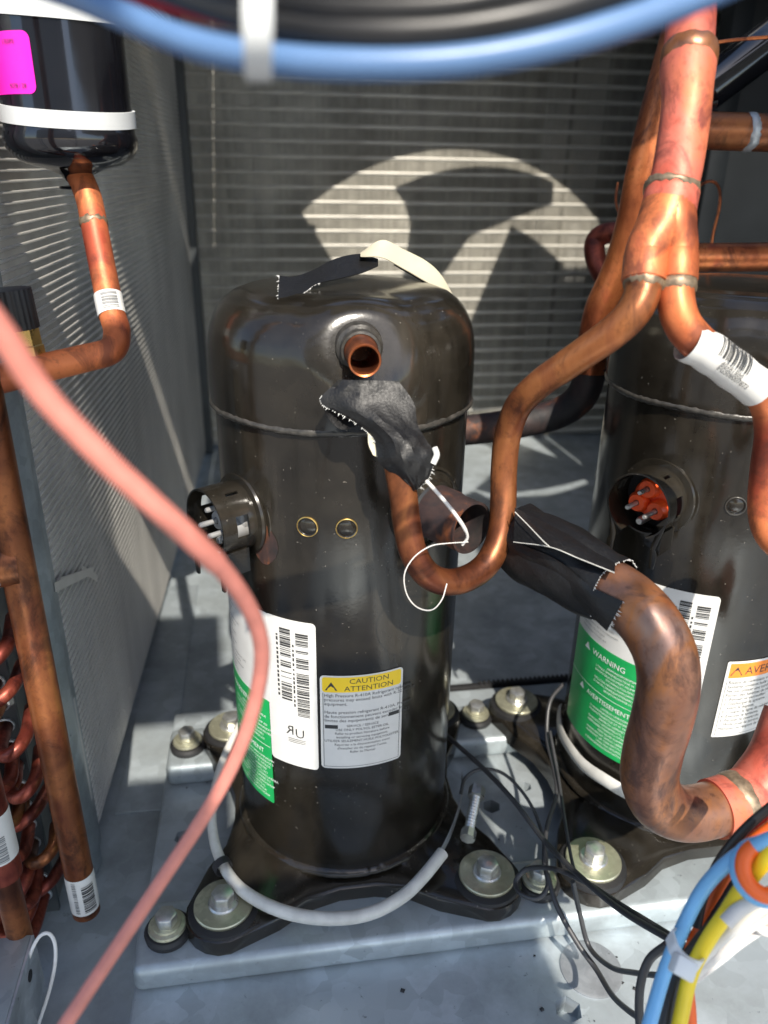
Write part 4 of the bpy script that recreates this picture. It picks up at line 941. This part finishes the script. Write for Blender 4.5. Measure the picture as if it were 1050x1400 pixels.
world_child(MB().lathe([(.0062 + .0034 * math.cos(t * math.pi / 8) + .004, .0034 * math.sin(t * math.pi / 8)) for t in range(16)], q - tc * .004 - Vector((0, 0, .0012)), tc, 36, True).build('ring', 'wire_lightblue'), rg)

# ------------------------------------------------------------------ pink tube in the foreground
pt = [(-90, 330, .150), (-40, 402, .155), (0, 452, .160), (60, 540, .168), (140, 625, .176), (210, 690, .184), (270, 745, .194), (315, 792, .212), (346, 842, .232), (358, 890, .248), (352, 945, .262), (335, 1005, .272), (310, 1062, .28), (275, 1122, .284), (230, 1190, .284), (170, 1280, .28), (100, 1385, .272), (40, 1475, .265)]
PT = pxpath(pt, 6)  # shallow plastic tube
pr_ = thing('pink_tube', 'long salmon pink plastic tube crossing the left foreground, out of focus', 'tube', PT[-1])
world_child(MB().tube(PT[:40], .0030, 26).build('outer_sleeve', 'pink_plastic'), pr_)
world_child(MB().tube(PT[38:], .0026, 26).build('tube', 'pink_plastic'), pr_)

# ------------------------------------------------------------------ wire harness across the top, close to the lens
HG = 'blurred wires crossing the top of the picture'
def hw(label, pts, r, mat):
    o = MB().tube(pxpath(pts, 6), r, 18).build('harness_wire', mat); tag(o, label, 'wire', HG)
hw('blue wire at the lower edge of the top harness', [(-60, -70, .19), (60, -30, .175), (160, 18, .165), (270, 62, .158), (400, 84, .152), (525, 88, .15), (650, 80, .15), (780, 54, .15), (900, 16, .152), (1010, -28, .155), (1100, -70, .16)], .0030, 'wire_blue')
hw('second blue wire tucked behind the first in the top harness', [(-60, -50, .20), (80, -10, .185), (180, 28, .175), (290, 58, .166), (420, 72, .16), (540, 72, .158), (660, 62, .158), (790, 34, .158), (910, -6, .16), (1010, -50, .165)], .0026, 'wire_blue')
hw('red wire in the upper left of the top harness', [(40, -50, .18), (120, -24, .172), (210, 2, .165), (300, 24, .16), (370, 36, .158), (450, 44, .158), (560, 44, .158), (680, 30, .158), (800, -5, .16)], .0014, 'wire_red')
hw('thick black wire in the middle of the top harness', [(100, -70, .17), (220, -20, .16), (340, 20, .153), (440, 40, .15), (530, 45, .148), (640, 38, .148), (760, 14, .148), (880, -26, .15)], .0030, 'wire_black')
hw('black wire highest in the top harness', [(180, -60, .16), (300, -20, .152), (420, 5, .148), (530, 12, .146), (640, 5, .146), (770, -25, .147)], .0028, 'wire_black')
hw('grey wire along the top edge of the harness', [(250, -70, .15), (380, -35, .146), (520, -18, .144), (660, -28, .144), (800, -70, .146)], .0027, 'wire_grey')
zz = thing('zip_tie', 'white nylon zip tie around the top harness, out of focus', 'zip tie', at(352, 40, .15))
Zp = catmull([at(353, -40, .138), at(353, 0, .138), at(353, 50, .140), at(353, 92, .146), at(354, 104, .155), at(354, 90, .170), at(353, 40, .176), at(353, -20, .168), at(353, -50, .150), at(353, -40, .138)], 5)
wd = RT * .0026
world_child(MB().grid([[p - wd, p + wd] for p in Zp]).build('band', 'nylon', solid=.001), zz)

# ------------------------------------------------------------------ grit on the plate and floor
rng = random.Random(31); gm = MB()
for i in range(190):
    if rng.random() < .6: x, y, z = rng.uniform(-.15, .45), rng.uniform(-.33, .16), -.0400
    else: x, y, z = rng.uniform(-.20, .55), rng.uniform(.2, .95), -.0748
    r_ = rng.choice((.0004, .0006, .0008, .0011, .0018)); k = rng.randint(3, 5); a0 = rng.uniform(0, 6)
    P = [(x + r_ * rng.uniform(.5, 1.3) * math.cos(a0 + 6.28 * j / k), y + r_ * rng.uniform(.5, 1.3) * math.sin(a0 + 6.28 * j / k), z + rng.uniform(.0002, .0006)) for j in range(k)]
    gm.add(P + [(x, y, z + r_ * .7)], [(j, (j + 1) % k, k) for j in range(k)])
o = gm.build('grit', 'rubber', kind='stuff'); o['label'] = 'dark grit and flakes scattered on the galvanised plate and floor'; o['category'] = 'grit'
